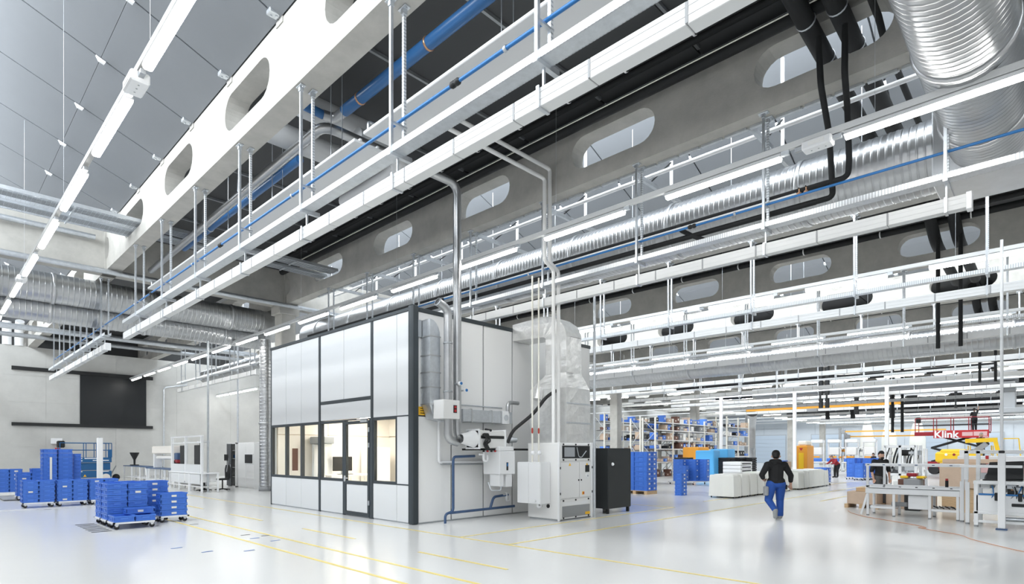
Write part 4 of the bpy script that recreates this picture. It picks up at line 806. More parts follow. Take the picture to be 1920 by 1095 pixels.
for y in (.1, 2.2, 4.2): MB().rbox(-.04, .06, y-.04, y+.06, 0, 1.6, .006).build('upright', 'white_paint', t)
MB().rbox(-.03, .05, 0, 4.4, 1.55, 1.62, .006).build('top_rail', 'white_paint', t); MB().rbox(-.02, .04, .1, 4.3, 1.28, 1.33, .006).build('tool_rail', 'white_paint', t)
for y in (.15, 2.25): MB().rbox(-.06, .0, y, y+1.95, -.5, .35, .006).build('back_panel', 'panel_white', t)
for y in (.4, 2.4): MB().rbox(.1, .14, y, y+1.0, .35, 1.2, .01).build('black_curtain', 'black', t)
for y in (.6, 2.5): MB().rbox(.0, .5, y, y+.1, 1.3, 1.36, .01).build('lamp_arm', 'white_paint', t); MB().bar((.1,y,1.3),(.2,y+.3,1.0),.05).build('balancer', 'black', t)
t = thing('bench_post', 'white strut post rising from the assembly bench to the light track', 'post', (8.65, 26.6, 0)); MB().rbox(-.035, .035, -.035, .035, 0, 6.6, .004).build('shaft', 'galv', t); MB().rbox(-.1,.1,-.1,.1,0,.02,.004).build('foot_plate', 'galv', t)
t = thing('roll_machine', 'long white roll-fed bench machine with black roller end', 'machine', (8.95, 31.8, .9)); MB().rbox(-.25,.25,0,3.6,.75,1.15,.05).build('cover', 'cream', t); 
for y in (.1, 3.4): MB().rbox(-.2,.2,y,y+.12,0,.8,.02).build('end_frame', 'white_paint', t)
MB().cyl((0,.1,.55),(0,3.5,.55),.1,14).build('roller', 'light_grey', t); MB().prism([(-.3,.4),(.3,.4),(.18,.05),(-.18,.05)], 0, -.2, .2).build('tray', 'black', t); MB().rbox(-.2,.2,-.55,-.1,.45,.8,.04).build('motor', 'blue_dull', t); MB().rbox(-.2,.2,-.55,-.1,.3,.46,.03).build('motor_base', 'dark_red', t)
t = thing('bowl_feeder', 'black funnel shaped feeder on the farthest bench', 'feeder', (9.2, 41.2, .92)); MB().lathe([(.05,0),(.06,.35),(.25,.75),(.25,.8)], (0,0,0), (0,0,1), 16).build('funnel', 'black', t); MB().rbox(-.2,.2,-.2,.2,0,.06,.01).build('base', 'black', t)
t = thing('task_chair', 'black swivel chair behind the assembly benches', 'chair', (9.7, 27.2, 0)); MB().prism([(-.24,.55),(.24,.55),(.28,.95),(.16,1.15),(-.16,1.15),(-.28,.95)], 0, -.06, 0).build('backrest', 'black', t); MB().rbox(-.5,-.02,-.25,.25,.48,.56,.03).build('seat', 'black', t); MB().cyl((-.25,0,.1),(-.25,0,.48),.03,8).build('column', 'black', t)
for i in range(5): MB().bar((-.25,0,.1),(-.25+.32*math.cos(i*1.257),.32*math.sin(i*1.257),.05),.04).build('leg', 'black', t)
t = thing('task_stool', 'black swivel stool under the assembly bench', 'stool', (8.75, 27.4, 0)); MB().lathe([(.001,.40),(.18,.40),(.2,.44),(.18,.48),(.001,.48)], (0,0,0), (0,0,1), 16).build('seat', 'black', t); MB().cyl((0,0,.1),(0,0,.4),.03,8).build('column', 'black', t)
for i in range(5): MB().bar((0,0,.1),(.32*math.cos(i*1.257),.32*math.sin(i*1.257),.04),.045).build('leg', 'black', t)
t = thing('bench_monitor', 'small dark monitor on an arm above the right bench', 'monitor', (9.5, 26.9, 1.35)); MB().rbox(-.02,.02,-.2,.2,0,.28,.008).build('screen', 'black', t); MB().tube(bend([(.02,0,.14),(.1,0,.1),(.05,.1,-.5)], .05), .02, 6).build('arm', 'mid_grey', t)
# cabinets beside the riser duct
t = thing('tool_cabinet', 'tall grey cabinet with an open black door left of the riser duct', 'cabinet', (10.9, 29.6, 0)); MB().box(0, .9, .02, 1.0, 0, .05).box(0, .9, .02, 1.0, 2.15, 2.2).box(.84, .9, .02, 1.0, 0, 2.2).box(0, .9, .02, .06, 0, 2.2).box(0, .9, .96, 1.0, 0, 2.2).build('carcass', 'light_grey', t)
for z in (.5, .95, 1.4, 1.8): MB().box(.02, .84, .06, .96, z, z+.03).build('shelf', 'mid_grey', t)
MB().box(-.06, -.02, .45, 1.02, .05, 2.15).build('open_door', 'door_dark', t); MB().box(-.08, -.06, .5, .54, 1.0, 1.12).build('handle', 'galv', t); MB().box(.5,.84,.06,.96,.05,2.15).build('dark_interior', 'black', t)
for i in range(8): MB().rbox(.2,.45,.1+.2*(i % 4),.24+.2*(i % 4),.53+.9*(i//4),.7+.9*(i//4),.01).build('stored_box', ['paper','blue_hose','label_white'][i % 3], t)
t = thing('tall_cabinet', 'plain light grey double cabinet left of the riser duct', 'cabinet', (11.0, 27.55, 0)); MB().rbox(0, .9, 0, 2.0, 0, 2.2, .01).build('body', 'light_grey', t); MB().box(-.012, 0, .02, .98, .05, 2.17).build('door', 'light_grey', t); MB().box(-.012, 0, 1.02, 1.98, .05, 2.17).build('door', 'light_grey', t)
t = thing('wall_monitor', 'black flat monitor recessed in the light grey cabinet', 'monitor', (10.98, 28.15, 1.2)); MB().rbox(-.03, .0, -.45, .45, 0, .42, .01).build('screen', 'black', t); MB().rbox(-.02,.0,-.5,.5,-.04,.46,.01).build('bezel', 'white_paint', t)
run('wall_conduit', 'thin blue-grey conduit rising from the tool cabinet up to the roof', 'pipe', [(11.6, 31.2, 2.2), (11.6, 31.2, 8.0)], .05, 'galv', 8)
# ================================================================ storage racks, pallets and far hall
def rack(lab, x0, xs, y0, d, h, lev, seed):
    t = thing('storage_rack', lab, 'rack', (x0, y0, 0), 0, 'pallet racks'); random.seed(seed)
    for x in xs:
        for y in (0, d): MB().box(x-.05, x+.05, y-.05, y+.05, 0, h).build('upright', 'label_white', t)
        for i in range(4): MB().bar((x, 0 if i % 2 else d, .3+i*h/4.4), (x, d if i % 2 else 0, .3+(i+1)*h/4.4), .04).build('brace', 'galv', t)
    for z in lev:
        for y in (0, d): MB().box(xs[0], xs[-1], y-.03, y+.03, z-.07, z).build('shelf_beam', 'light_grey', t)
        MB().box(xs[0], xs[-1], 0, d, z-.01, z).build('shelf_board', 'mid_grey', t)
    g = 0
    for li, z in enumerate([.0]+list(lev)):
        x = xs[0]+.12; top = (list(lev)+[h+.9])[li]-z-.15 if li < len(lev) else .6
        while x < xs[-1]-.35:
            w = random.choice((.3, .4, .4, .6)); hh = min(top, random.choice((.22, .3, .38, .5))); m = random.choice(('crate_blue', 'crate_blue', 'crate_light', 'cardboard', 'cardboard', 'paper', 'black', 'dark_brown', 'mid_grey'))
            if random.random() < .84:
                b = thing('stored_box', '%s box, %s shelf, %s, %s from the near end' % ({'crate_blue':'blue plastic','crate_light':'bright blue plastic','cardboard':'brown cardboard','paper':'white','black':'black','dark_brown':'dark brown','mid_grey':'grey'}[m], 'ground' if li == 0 else ORD[li-1], lab.split(',')[0], ORD[min(g, 19)]), 'box', (x0+x+w/2, y0+.03, z+.0), 0, 'boxes on the storage racks')
                MB().rbox(-w/2, w/2, 0, .5, .005, hh, .012).build('box_body', m, b); MB().box(-.06, .06, -.006, 0, hh*.4, hh*.7).build('box_label', 'label_white', b); MB().box(-w/2-.004, w/2+.004, -.004, .504, hh-.03, hh-.005).build('box_rim', m, b)
                g += 1
            x += w+random.choice((.03, .06, .25))
        g = 0
rack('front rack, facing the aisle with boxes on five levels', 36, (0, 2.5, 5, 7.6, 10.2), 20.8, 1.0, 4.2, (1.06, 2.0, 2.64, 3.35, 3.9), 11)
rack('second rack, standing close behind the front storage rack', 36, (0, 2.6, 5.2), 22.0, .8, 4.2, (1.0, 1.9, 2.7, 3.5), 12)
rack('third rack, left of the concrete column behind the cabinet', 37, (0, 2.6, 5.2, 7.8), 25.8, 1.0, 4.8, (1.0, 1.9, 2.7, 3.5, 4.2), 13)
rack('fourth rack, beyond the second concrete column', 51, (0, 2.5, 5.0), 22.2, 1.0, 5.0, (1.4, 2.4, 3.3, 4.1), 14)
def pallet(x, y, lab, w=.8, l=1.2, m='wood'):
    t = thing('pallet', lab, 'pallet', (x, y, 0), 0, 'pallets')
    for i in range(5): MB().box(-w/2+i*(w-.1)/4, -w/2+i*(w-.1)/4+.1, -l/2, l/2, .12, .144).build('plank', m, t)
    for a in (-l/2, -.07, l/2-.14): MB().box(-w/2, w/2, a, a+.14, .022, .12).build('block_row', m, t); MB().box(-w/2, w/2, a, a+.14, 0, .022).build('plank', m, t)
pallet(20.95, 12.85, 'wooden pallet under the big blue crate wall behind the black cabinet')
for i in range(2):
    for j in range(2): stack(20.75+.4*i, 12.55+.61*j, .144, 8, '%s column, big crate wall' % [['front left','back left'],['front right','back right']][i][j], h=.2, papers=range(8) if j == 0 else ())
for i in range(1): stack(21.2, 11.1, 0, 6, 'free-standing stack right of the crate wall', .42, .32, h=.15, papers=range(6))
dolly(29.2, 14.9, 1.5, 1.5, 'white dolly under the mid-distance crate cluster')
for i, (x, y, n) in enumerate(((28.9, 15.2, 7), (29.35, 14.7, 7), (29.8, 14.3, 7), (28.6, 14.9, 5))): stack(x, y, .16, n, '%s column, middle crate cluster' % ORD[i], h=.17, papers=(1, 3, 5, 6))
t = thing('wrapped_pallet', 'tall pallet load wrapped in cyan film', 'pallet load', (34.2, 16.1, 0)); MB().rbox(-.45,.45,-.6,.6,.14,1.85,.05).build('wrapped_load', 'cyan_wrap', t); 
for y in (-.5, -.05, .4): MB().box(-.45,.45,y,y+.12,0,.14).build('pallet_block', 'wood', t)
t = thing('wrapped_pallet', 'second cyan wrapped load further behind the first', 'pallet load', (37.5, 16.6, 0)); MB().rbox(-.6,.6,-.6,.6,.14,1.95,.05).build('wrapped_load', 'cyan_wrap', t); MB().box(-.6,.6,-.6,.6,0,.14).build('pallet_block', 'wood', t)
t = thing('orange_load', 'orange container behind the cyan wrapped loads', 'container', (38.5, 19.0, 0)); MB().rbox(-.8,.8,-.6,.6,0,2.1,.04).build('body', 'orange', t); MB().box(-.7,.7,-.62,-.6,.3,.4).build('band', 'dark_brown', t)
for n, (x, y, h) in enumerate(((34.8, 15.2, 10), (35.8, 15.0, 10), (36.6, 14.6, 10), (34.0, 17.6, 10))):
    t = thing('black_pallet_stack', 'stack of black plastic pallets beside the cyan load, %s from the left' % ORD[(n+1) % 4], 'pallet stack', (x, y, 0), 0, 'black pallet stacks')
    for i in range(h): MB().rbox(-.4,.4,-.45,.45,.14*i+.03,.14*i+.135,.01).build('pallet', 'black', t); 
    for a in (-.38,-.05,.28): MB().box(a,a+.1,-.4,.4,0,.14*h).build('pallet_feet', 'rubber', t)
t = thing('grey_crate_stack', 'stack of pale grey plastic pallets with dark slots', 'pallet stack', (32.0, 13.3, 0)); 
for i in range(6): MB().rbox(-.8,.8,-.5,.5,.2*i+.02,.2*i+.2,.012).build('pallet', 'light_grey', t); MB().box(-.6,.6,-.51,-.5,.2*i+.07,.2*i+.13).build('slot', 'black', t)
# white covered boxes in two rows
random.seed(5)
for i in range(14):
    x = 21.35+.78*(i if i < 8 else i+1); y = 9.35 if i < 8 else 9.3; h = .84+random.uniform(-.04,.06)
    t = thing('covered_trolley', 'white fabric covered trolley, %s from the left in the row behind the walking man' % ORD[i], 'trolley', (x, y, 0), random.uniform(-.03,.03), 'white covered trolleys')
    n = 24; P = []; F = []
    for j, (z, s) in enumerate(((.06, 1.0), (.3, .985), (.6, .965), (h-.04, .95), (h, .92))):
        for q in range(n):
            a = 2*PI*(q+.5)/n; cx, cy = math.cos(a), math.sin(a); k = 1/max(abs(cx)/.37, abs(cy)/.52); w = 1+(.02*math.sin(q*2.7)*(1-j/4))
            P.append((cx*k*s*w, cy*k*s*w, z))
    for j in range(4):
        for q in range(n): F.append((j*n+q, j*n+(q+1) % n, (j+1)*n+(q+1) % n, (j+1)*n+q))
    F.append(tuple(range(4*n, 5*n))); MB().add(P, F).build('fabric_cover', 'cover', t)
    for a in (-.28,.28):
        for b in (-.42,.42): MB().cyl((a,b-.015,.035),(a,b+.015,.035),.035,8).build('wheel', 'rubber', t)
    if i % 3 == 0: MB().rbox(-.3,.25,-.4,.3,h,h+.03,.01).build('loose_sheet', 'paper', t)
dolly(33.1, 9.3, .8, .8, 'white dolly under the crate stack ending the covered trolley row')
for i in range(2): stack(32.9+.42*i, 9.25, .16, 4, '%s stack ending the covered trolley row' % ('left' if i == 0 else 'right'), h=.19, papers=(0, 1, 2, 3))
for n, (x, y, c) in enumerate(((40.5, 9.2, 3), (41.3, 9.0, 3), (42.0, 9.1, 4), (42.8, 8.8, 4), (43.6, 8.7, 3), (44.4, 8.6, 2), (41.6, 9.9, 4), (42.6, 9.8, 4))): dolly(x, y, .8, .6, 'white dolly under the far crate cluster, %s from the left' % ORD[n]); stack(x, y, .16, c, '%s stack of the far crate cluster' % ORD[n], .6, .5, h=.3, papers=(0, 1))
t = thing('cardboard_bin', 'open cardboard pallet box with papers on the far floor', 'box', (47, 16.2, 0)); MB().rbox(-.8,.8,-.6,.6,.12,1.0,.01).build('box_walls', 'cardboard', t); MB().box(-.3,.3,-.62,-.6,.4,.7).build('sheet', 'paper', t); MB().box(-.7,.7,-.5,.5,0,.12).build('pallet_base', 'wood', t); MB().rbox(-.6,.6,-.4,.4,1.0,1.1,.02).build('contents', 'crate_blue', t)
t = thing('cardboard_bin', 'small cardboard load on a pallet below the racks', 'box', (27.0, 16.4, 0)); MB().rbox(-.5,.5,-.5,.5,.12,.62,.01).build('box_walls', 'cardboard', t); MB().rbox(-.45,.45,-.45,.45,.62,1.0,.02).build('upper_box', 'wood', t); MB().box(-.5,.5,-.5,.5,0,.12).build('pallet_base', 'wood', t)
t = thing('film_wrapped_load', 'clear film wrapped grey load beside the blue crate wall', 'pallet load', (25.2, 15.6, 0)); MB().rbox(-.6,.6,-.6,.6,.1,1.15,.12).build('wrapped_load', 'cover', t); MB().box(-.55,.55,-.55,.55,0,.1).build('pallet_base', 'black', t)
t = thing('orange_machine', 'orange machine tool cabinet in the far hall behind the man', 'machine', (52, 15.9, 0)); MB().rbox(-.9,.9,-.45,.45,0,2.3,.05).build('housing', 'orange', t); MB().rbox(-.7,.7,-.35,.35,2.3,2.7,.1).build('top_unit', 'label_white', t); MB().box(-.92,-.9,-.2,.2,.4,1.7).build('door', 'yellow', t); MB().add([(-.93,-.15,2.1),(-.93,.15,2.1),(-.93,0,1.85)],[(0,1,2)]).build('emblem', 'red', t)
for n, y in enumerate((9.2, 10.6, 12.0, 13.4)):
    t = thing('assembly_station', 'white and grey assembly station in the far hall, %s from the right' % ORD[n], 'workstation', (58, y+3.2, 0), 0, 'far assembly stations')
    MB().rbox(-.6,.6,-.6,.6,.8,.9,.01).build('table', 'light_grey', t); MB().rbox(-.4,.4,-.5,.5,2.6,2.9,.05).build('light_hood', 'white_gloss', t)
    for a in (-.5,.5): MB().rbox(-.05,.05,a-.05,a+.05,0,2.8,.01).build('upright', 'white_paint', t)
    MB().rbox(-.3,.3,-.4,.4,1.5,2.2,.04).build('machine_head', 'light_grey', t); MB().rbox(-.62,-.5,-.5,.5,.9,1.2,.02).build('parts_bin', 'crate_blue', t); MB().rbox(-.62,-.5,-.3,.3,1.25,1.4,.02).build('parts_bin', 'orange', t)
t = thing('yellow_crane_beam', 'long orange-yellow crane girder under the roof in the far hall', 'crane', (53, 9.2, 5.5)); MB().box(-.12,.12,0,12,-.02,.03).box(-.05,.05,0,12,.03,.26).box(-.12,.12,0,12,.26,.31).build('girder', 'crane', t); MB().rbox(-.2,.2,6,6.8,-.3,-.03,.03).build('trolley', 'mid_grey', t)
for n, (z, x) in enumerate(((4.0, 70), (3.5, 72))):
    t = thing('yellow_jib', '%s thin yellow jib arm before the far wall' % ('upper' if n == 0 else 'lower'), 'crane', (x, 8.5, z)); MB().box(-.08,.08,0,9,-.07,.07).build('arm', 'crane', t); MB().rbox(-.15,.15,8.8,9.2,-.2,.2,.03).build('end_joint', 'mid_grey', t); MB().cyl((0,9.3,-z),(0,9.3,.4),.14,10).build('mast', 'mid_grey', t)
for n, (X, y, zt) in enumerate(((42.9, 19.11, 6.0), (42.9, 13.78, 6.0), (42.9, 8.24, 6.0))):
    t = thing('service_column', 'slim white service column hanging from the trays, %s from the left' % ORD[n], 'column', (X, y, 0), 0, 'white service columns'); MB().rbox(-.1,.1,-.1,.1,.0,zt,.01).build('shaft', 'white_paint', t); MB().rbox(-.16,.16,-.16,.16,0,.03,.005).build('foot_plate', 'white_paint', t); MB().rbox(-.13,-.1,-.05,.05,1.2,1.5,.005).build('socket_box', 'light_grey', t)
for n, y in enumerate((14.2, 17.4, 20.0)):
    t = thing('storage_silo', 'tall pale cone-topped silo before the far wall, %s from the right' % ORD[n], 'silo', (92, y, 0), 0, 'pale silos'); MB().lathe([(.9,0),(.9,3.6),(.5,5.6),(.12,6.8),(.001,6.9)], (0,0,0), (0,0,1), 18).build('tank', 'cover', t); MB().lathe([(.92,1.2),(.95,1.25),(.92,1.3)], (0,0,0), (0,0,1), 18).build('hoop', 'galv', t)
# ================================================================ right-hand machines
def prof(t, p0, p1, w=.06, m='white_gloss', nm='profile'): MB().bar(p0, p1, w).build(nm, m, t)
t = thing('transfer_conveyor', 'white framed transfer table with long top rail at right behind the orange cord', 'conveyor', (18.0, 1.9, 0))
MB().rbox(-.05, .75, 0, 2.05, .6, .74, .01).build('table_box', 'white_gloss', t); MB().box(.0, .7, .05, 2.0, .745, .75).build('belt', 'mid_grey', t)
for x in (-.02, .72): MB().rbox(x-.03, x+.03, 0, 2.05, .76, .82, .006).build('side_rail', 'white_gloss', t)
for y in (.05, .62, 1.4, 2.0):
    for x in (0, .7): MB().rbox(x-.03, x+.03, y-.03, y+.03, .03, .6, .005).build('leg', 'white_gloss', t); MB().cyl((x,y,0),(x,y,.03),.035,10).build('foot', 'mid_grey', t)
for y in (.05, 1.4): MB().rbox(0, .7, y, y+.55, .2, .26, .006).build('lower_shelf', 'white_gloss', t)
for (x, y) in ((-.02, 2.0), (.72, 1.75), (-.02, -.05), (.72, -.05)): MB().rbox(x-.03, x+.03, y-.03, y+.03, .74, 1.38, .005).build('upright', 'white_gloss', t)
for x in (-.02, .72): MB().rbox(x-.035, x+.035, -.1, 2.05, 1.34, 1.41, .006).build('top_rail', 'white_gloss', t)
MB().rbox(-.02, .72, 1.97, 2.03, 1.34, 1.40, .006).build('end_rail', 'white_gloss', t)
for i in range(6): MB().rbox(-.06, -.03, .15+.36*i, .21+.36*i, 1.37, 1.39, .003).build('rail_joint', 'blue_dull', t); MB().rbox(-.06,-.03,.15+.36*i,.2+.36*i,.79,.81,.003).build('rail_joint', 'black', t)
prof(t, (-.05, 2.15, .02), (0, 1.98, .7), .05, nm='brace')
MB().rbox(.1, .5, .66, 1.1, .22, .58, .01).build('switch_cabinet', 'white_gloss', t); MB().cyl((.3, 1.15, .32), (.3, 1.5, .32), .06, 12).build('motor', 'mid_grey', t)
for i in range(7): MB().tube([(.1,.1+.06*i,.28),(.15,.2+.06*i,.33),(.3,.15+.07*i,.3)], .015, 6).build('cable_loop', ['black','mid_grey'][i % 2], t)
# nearer assembly cell
M = thing('assembly_cell', 'white assembly cell with pneumatics and black monitor at the right edge', 'machine', (16.9, -.9, 0))
MB().rbox(.0, 1.1, 0, 2.45, .98, 1.06, .01).build('worktop', 'white_gloss', M); MB().rbox(.0, .06, .3, 2.4, .36, .74, .008).build('front_panel', 'white_gloss', M); MB().rbox(.0, 1.0, 0, 2.45, .3, .36, .008).build('base_shelf', 'white_gloss', M)
for (x, y) in ((.04, 2.4), (.04, 1.35), (.04, .3), (.98, 2.4), (.98, .3), (.5, 2.6), (.95, 2.75)): MB().rbox(x-.04, x+.04, y-.04, y+.04, .04, 1.0, .006).build('leg', 'white_gloss', M); MB().cyl((x,y,0),(x,y,.04),.045,10).build('foot', 'mid_grey', M)
MB().rbox(.02, .08, 0, 2.45, .1, .16, .006).build('lower_rail', 'white_gloss', M)
for y in (2.4, 2.62): MB().rbox(.45, .53, y-.04, y+.04, 1.06, 1.75, .006).build('upright', 'white_gloss', M)
MB().rbox(.45, .53, 0, 2.66, 1.68, 1.76, .006).build('top_rail', 'white_gloss', M); MB().rbox(.0,.06,1.6,2.7,1.36,1.42,.006).build('mid_rail', 'white_gloss', M)
random.seed(21)
for i in range(26):
    x, y, z = .1+random.random()*.6, .2+random.random()*2.1, .78+random.random()*.16; s = random.uniform(.03,.08); MB().rbox(x-s, x+s, y-s, y+s*1.4, z-s*.7, z+s*.7, .006).build('valve_block', random.choice(('black','galv','mid_grey','galv','light_grey','copper')), M)
for i in range(22):
    y = .15+2.2*random.random(); MB().tube(bend([(.05+.2*random.random(), y, .95), (-.02, y+random.uniform(-.1,.1), .8), (.05, y+random.uniform(-.15,.15), .5), (.2+.3*random.random(), y+random.uniform(-.2,.2), .42)], .08, 4), .011, 5).build('hose', random.choice(('black','black','mid_grey','blue_hose','galv')), M)
MB().rbox(-.02,.0,.35,2.35,.735,.775,.004).build('blue_rail', 'blue_hose', M)
for y in (1.6, 2.0, 1.0): MB().rbox(-.05,.0,y,y+.07,.62,.8,.01).build('clamp', 'black', M)
MB().rbox(-.012, 0, 1.55, 1.78, .5, .57, .01).build('grip_slot', 'black', M)
for y in (.6, 1.4): MB().cyl((.15,y,.2),(.15,y+.6,.2),.045,12).build('air_cylinder', 'galv', M); MB().rbox(.1,.22,y-.1,y,.16,.25,.006).build('cylinder_head', 'black', M)
MB().tube(bend([(-.04,.75,.95),(-.06,.75,.45),(-.06,.5,.45),(-.06,.45,.7)], .12), .025, 8).build('steel_loop', 'galv', M)
t = thing('cell_monitor', 'tilted black monitor seen from behind on the assembly cell', 'monitor', (17.2, 1.0, 1.06)); MB().add([(0,-.3,.05),(0,.35,.02),(.1,.35,.0),(.3,-.3,.45),(.25,.3,.42),(.36,.25,.40),(.36,-.3,.45),(.1,-.3,.03)], [(0,1,4,3),(1,2,5,4),(2,7,6,5),(7,0,3,6),(3,4,5,6),(0,7,2,1)]).build('screen', 'black', t); MB().rbox(-.1,.2,-.3,.4,0,.03,.01).build('stand', 'rubber', t)
t = thing('grey_cabinet_box', 'dark grey enclosure with white tag at the right edge', 'enclosure', (17.6, -.1, 1.06)); MB().rbox(-.3,.3,-.9,.62,.02,.52,.012).build('body', 'grey_paint', t); MB().box(-.31,-.3,-.1,.12,.44,.48).build('tag', 'white_gloss', t); MB().rbox(-.3,.3,-.9,.62,.0,.03,.004).build('base', 'black', t)
t = thing('laptop', 'slim dark laptop edge on the assembly cell worktop', 'laptop', (17.0, .3, 1.06)); MB().rbox(-.08,.1,-.25,.2,.0,.02,.004).build('body', 'mid_grey', t); MB().rbox(-.07,.09,-.24,.19,.02,.026,.002).build('keyboard', 'black', t)
t = thing('corner_post', 'thick white machine post with black foot at the right edge', 'post', (16.61, 1.03, 0)); MB().rbox(-.065,.065,-.065,.065,.03,1.69,.01).build('shaft', 'white_gloss', t); MB().rbox(-.1,.1,-.1,.1,0,.03,.006).build('foot_plate', 'blue_dull', t); MB().rbox(-.05,.05,-.05,.05,1.69,1.75,.006).build('cap', 'black', t); MB().cyl((0,0,1.75),(0,0,6.4),.03,10).build('cable_tube', 'white_gloss', t)
# things behind the conveyor
t = thing('cardboard_sheet', 'tall tan cardboard box standing behind the conveyor', 'box', (20.6, 2.35, 0)); MB().rbox(-.05,.6,-.55,.3,.7,1.40,.01).build('box_body', 'cardboard', t); MB().rbox(.0,.55,-.5,.25,0,.7,.01).build('box_lower', 'wood', t); MB().rbox(.1,.6,-1.0,.25,1.40,1.52,.01).build('box_lid', 'cardboard', t)
t = thing('cardboard_parcel', 'brown carton on a wooden pallet left of the conveyor legs', 'box', (20.5, 4.62, 0)); MB().rbox(-.4,.4,-.5,.3,.12,.5,.01).build('carton', 'cardboard', t); MB().rbox(-.2,.3,-.3,.1,.5,.62,.01).build('carton', 'wood', t)
for y in (-.55,-.15,.25): MB().box(-.5,.5,y,y+.1,0,.12).build('pallet_block', 'wood', t)
t = thing('cardboard_parcel', 'brown carton on the floor seen through the conveyor frame', 'box', (21.0, 3.4, 0)); MB().rbox(-.3,.3,-.6,.6,.0,.66,.01).build('carton', 'cardboard', t); MB().rbox(-.25,.25,-.3,.3,.66,.9,.01).build('carton', 'dark_brown', t)
t = thing('tool_case', 'dark grey tool case with yellow handles behind the conveyor', 'case', (20.4, 3.25, 0)); MB().rbox(-.2,.2,-.22,.22,.62,.95,.04).build('body', 'mid_grey', t); MB().rbox(-.22,.22,-.3,-.1,.95,1.02,.02).build('handle', 'yellow', t); MB().rbox(-.22,.22,.1,.3,.95,1.02,.02).build('handle', 'yellow', t); MB().rbox(-.2,.2,-.2,.2,0,.62,.03).build('trolley', 'black', t); MB().rbox(-.15,.15,-.1,.15,1.0,1.1,.02).build('lid', 'dark_red', t)
t = thing('spray_can', 'black and red spray can on the conveyor top', 'can', (18.25, 2.2, .82)); MB().cyl((0,0,0),(0,0,.17),.035,12).build('body', 'black', t); MB().cyl((0,0,.17),(0,0,.22),.03,12).build('cap', 'red', t)
def cell(lab, X, y0, y1, zt, seed, mats):
    t = thing('assembly_line_machine', lab, 'machine', (X, y0, 0), 0, 'assembly machines'); random.seed(seed); L = y1-y0
    for y in (0, L/2, L):
        for x in (0, 1.0): MB().rbox(x-.05, x+.05, y-.05, y+.05, 0, zt, .01).build('upright', 'white_gloss', t)
    MB().rbox(-.05, 1.05, 0, L, .78, .88, .01).build('worktop', 'white_gloss', t); MB().rbox(-.05, .1, 0, L, zt-.1, zt, .01).build('top_rail', 'white_gloss', t); MB().rbox(-.05, 1.05, 0, L, .1, .18, .01).build('base_shelf', 'white_gloss', t)
    for i in range(18):
        y = random.random()*L; z = random.choice((.3,.5,1.0,1.1,1.3,zt-.3)); s = random.uniform(.08,.22); x = random.uniform(0,.8); MB().rbox(x-.1, x+.1, y-s, y+s, z-s*.6, z+s*.6, .015).build('unit', random.choice(mats), t)
    for i in range(10):
        y = random.random()*L; MB().tube(bend([(.1,y,zt-.1),(.0,y+.1,zt-.5),(.2,y+.2,1.0)], .1, 4), .02, 5).build('hose', 'black', t)
cell('tall white assembly machine with black heads behind the conveyor', 27.2, 4.25, 5.3, 2.0, 31, ('black','galv','light_grey','white_gloss','mid_grey')); cell('second assembly machine further right in the far hall', 33, 4.9, 5.7, 1.9, 32, ('light_grey','black','galv','white_gloss'))
cell('distant line of white assembly machines left of the standing man', 58, 12.2, 15.5, 2.2, 33, ('light_grey','white_gloss','galv','crate_blue','orange')); cell('white machine row at the far right edge', 25.0, .6, 1.5, 1.6, 34, ('white_gloss','light_grey','black','red'))
t = thing('white_partition', 'white machine guard beam with red stripe behind the right post', 'guard', (24, 1.1, 0)); MB().rbox(-.1,.1,-.6,1.5,1.35,1.6,.02).build('beam', 'white_gloss', t); MB().rbox(-.12,.12,.7,.78,1.34,1.61,.01).build('stripe', 'red', t); MB().rbox(-.1,.1,-.4,.9,1.05,1.3,.02).build('panel', 'pink', t)
for y in (-.4, 1.3): MB().rbox(-.08,.08,y,y+.15,0,1.8,.01).build('leg', 'white_gloss', t)
# orange extension cord
run('extension_cord', 'thin orange extension cord snaking over the floor before the conveyor', 'cord', [(18.9, 4.6, .012), (18.2, 4.35, .012), (17.4, 3.85, .012), (16.6, 2.95, .012), (16.0, 2.35, .012), (15.7, 2.25, .012), (15.75, 2.45, .012), (15.3, 2.05, .012), (14.9, 1.55, .012), (14.3, 1.35, .012), (13.4, .75, .012), (12.2, -.2, .012)], .0075, 'cable_orange', 6, .25)
# ================================================================ red scissor lift, yellow boom lift
R = thing('red_scissor_lift', 'raised red scissor lift with lettered side board and a worker on it', 'scissor lift', (56, 4.2, 0)); 
MB().rbox(.1, 1.5, .2, 3.9, .35, 1.0, .04).build('chassis', 'dark_red', R)
for x in (.1, 1.5):
    for y in (.6, 3.4): MB().cyl((x-.12,y,.35),(x+.12,y,.35),.35,16).build('wheel', 'rubber', R)
for i, (z0, z1) in enumerate(((1.0, 2.1), (2.1, 3.2))):
    for x in (.3, 1.2): MB().bar((x,.4,z0),(x,3.6,z1),.12,.14).build('scissor_arm', 'black', R); MB().bar((x+.1,3.6,z0),(x+.1,.4,z1),.12,.14).build('scissor_arm', 'black', R)
MB().rbox(.0, 1.6, 0, 4.6, 3.22, 3.36, .02).build('platform', 'dark_red', R); MB().rbox(-.05, 0, 0, 3.4, 2.85, 3.45, .01).build('side_board', 'red', R); MB().rbox(-.03, .02, 3.4, 4.65, 3.05, 3.35, .02).build('extension_board', 'dark_red', R)
MB().box(-.056,-.05,.1,.9,3.0,3.32).build('white_print', 'pink', R); MB().box(-.056,-.05,.95,1.6,3.0,3.3).build('white_print', 'pink', R); MB().box(-.056,-.05,.05,.6,2.9,2.97).build('white_print', 'pink', R)
cu = bpy.data.curves.new('lettering', 'FONT'); cu.body = 'Klink'; cu.size = .74; cu.extrude = .008; cu.offset = .02
tmp = bpy.data.objects.new('lettering_curve', cu); COL.objects.link(tmp); bpy.context.view_layer.update()
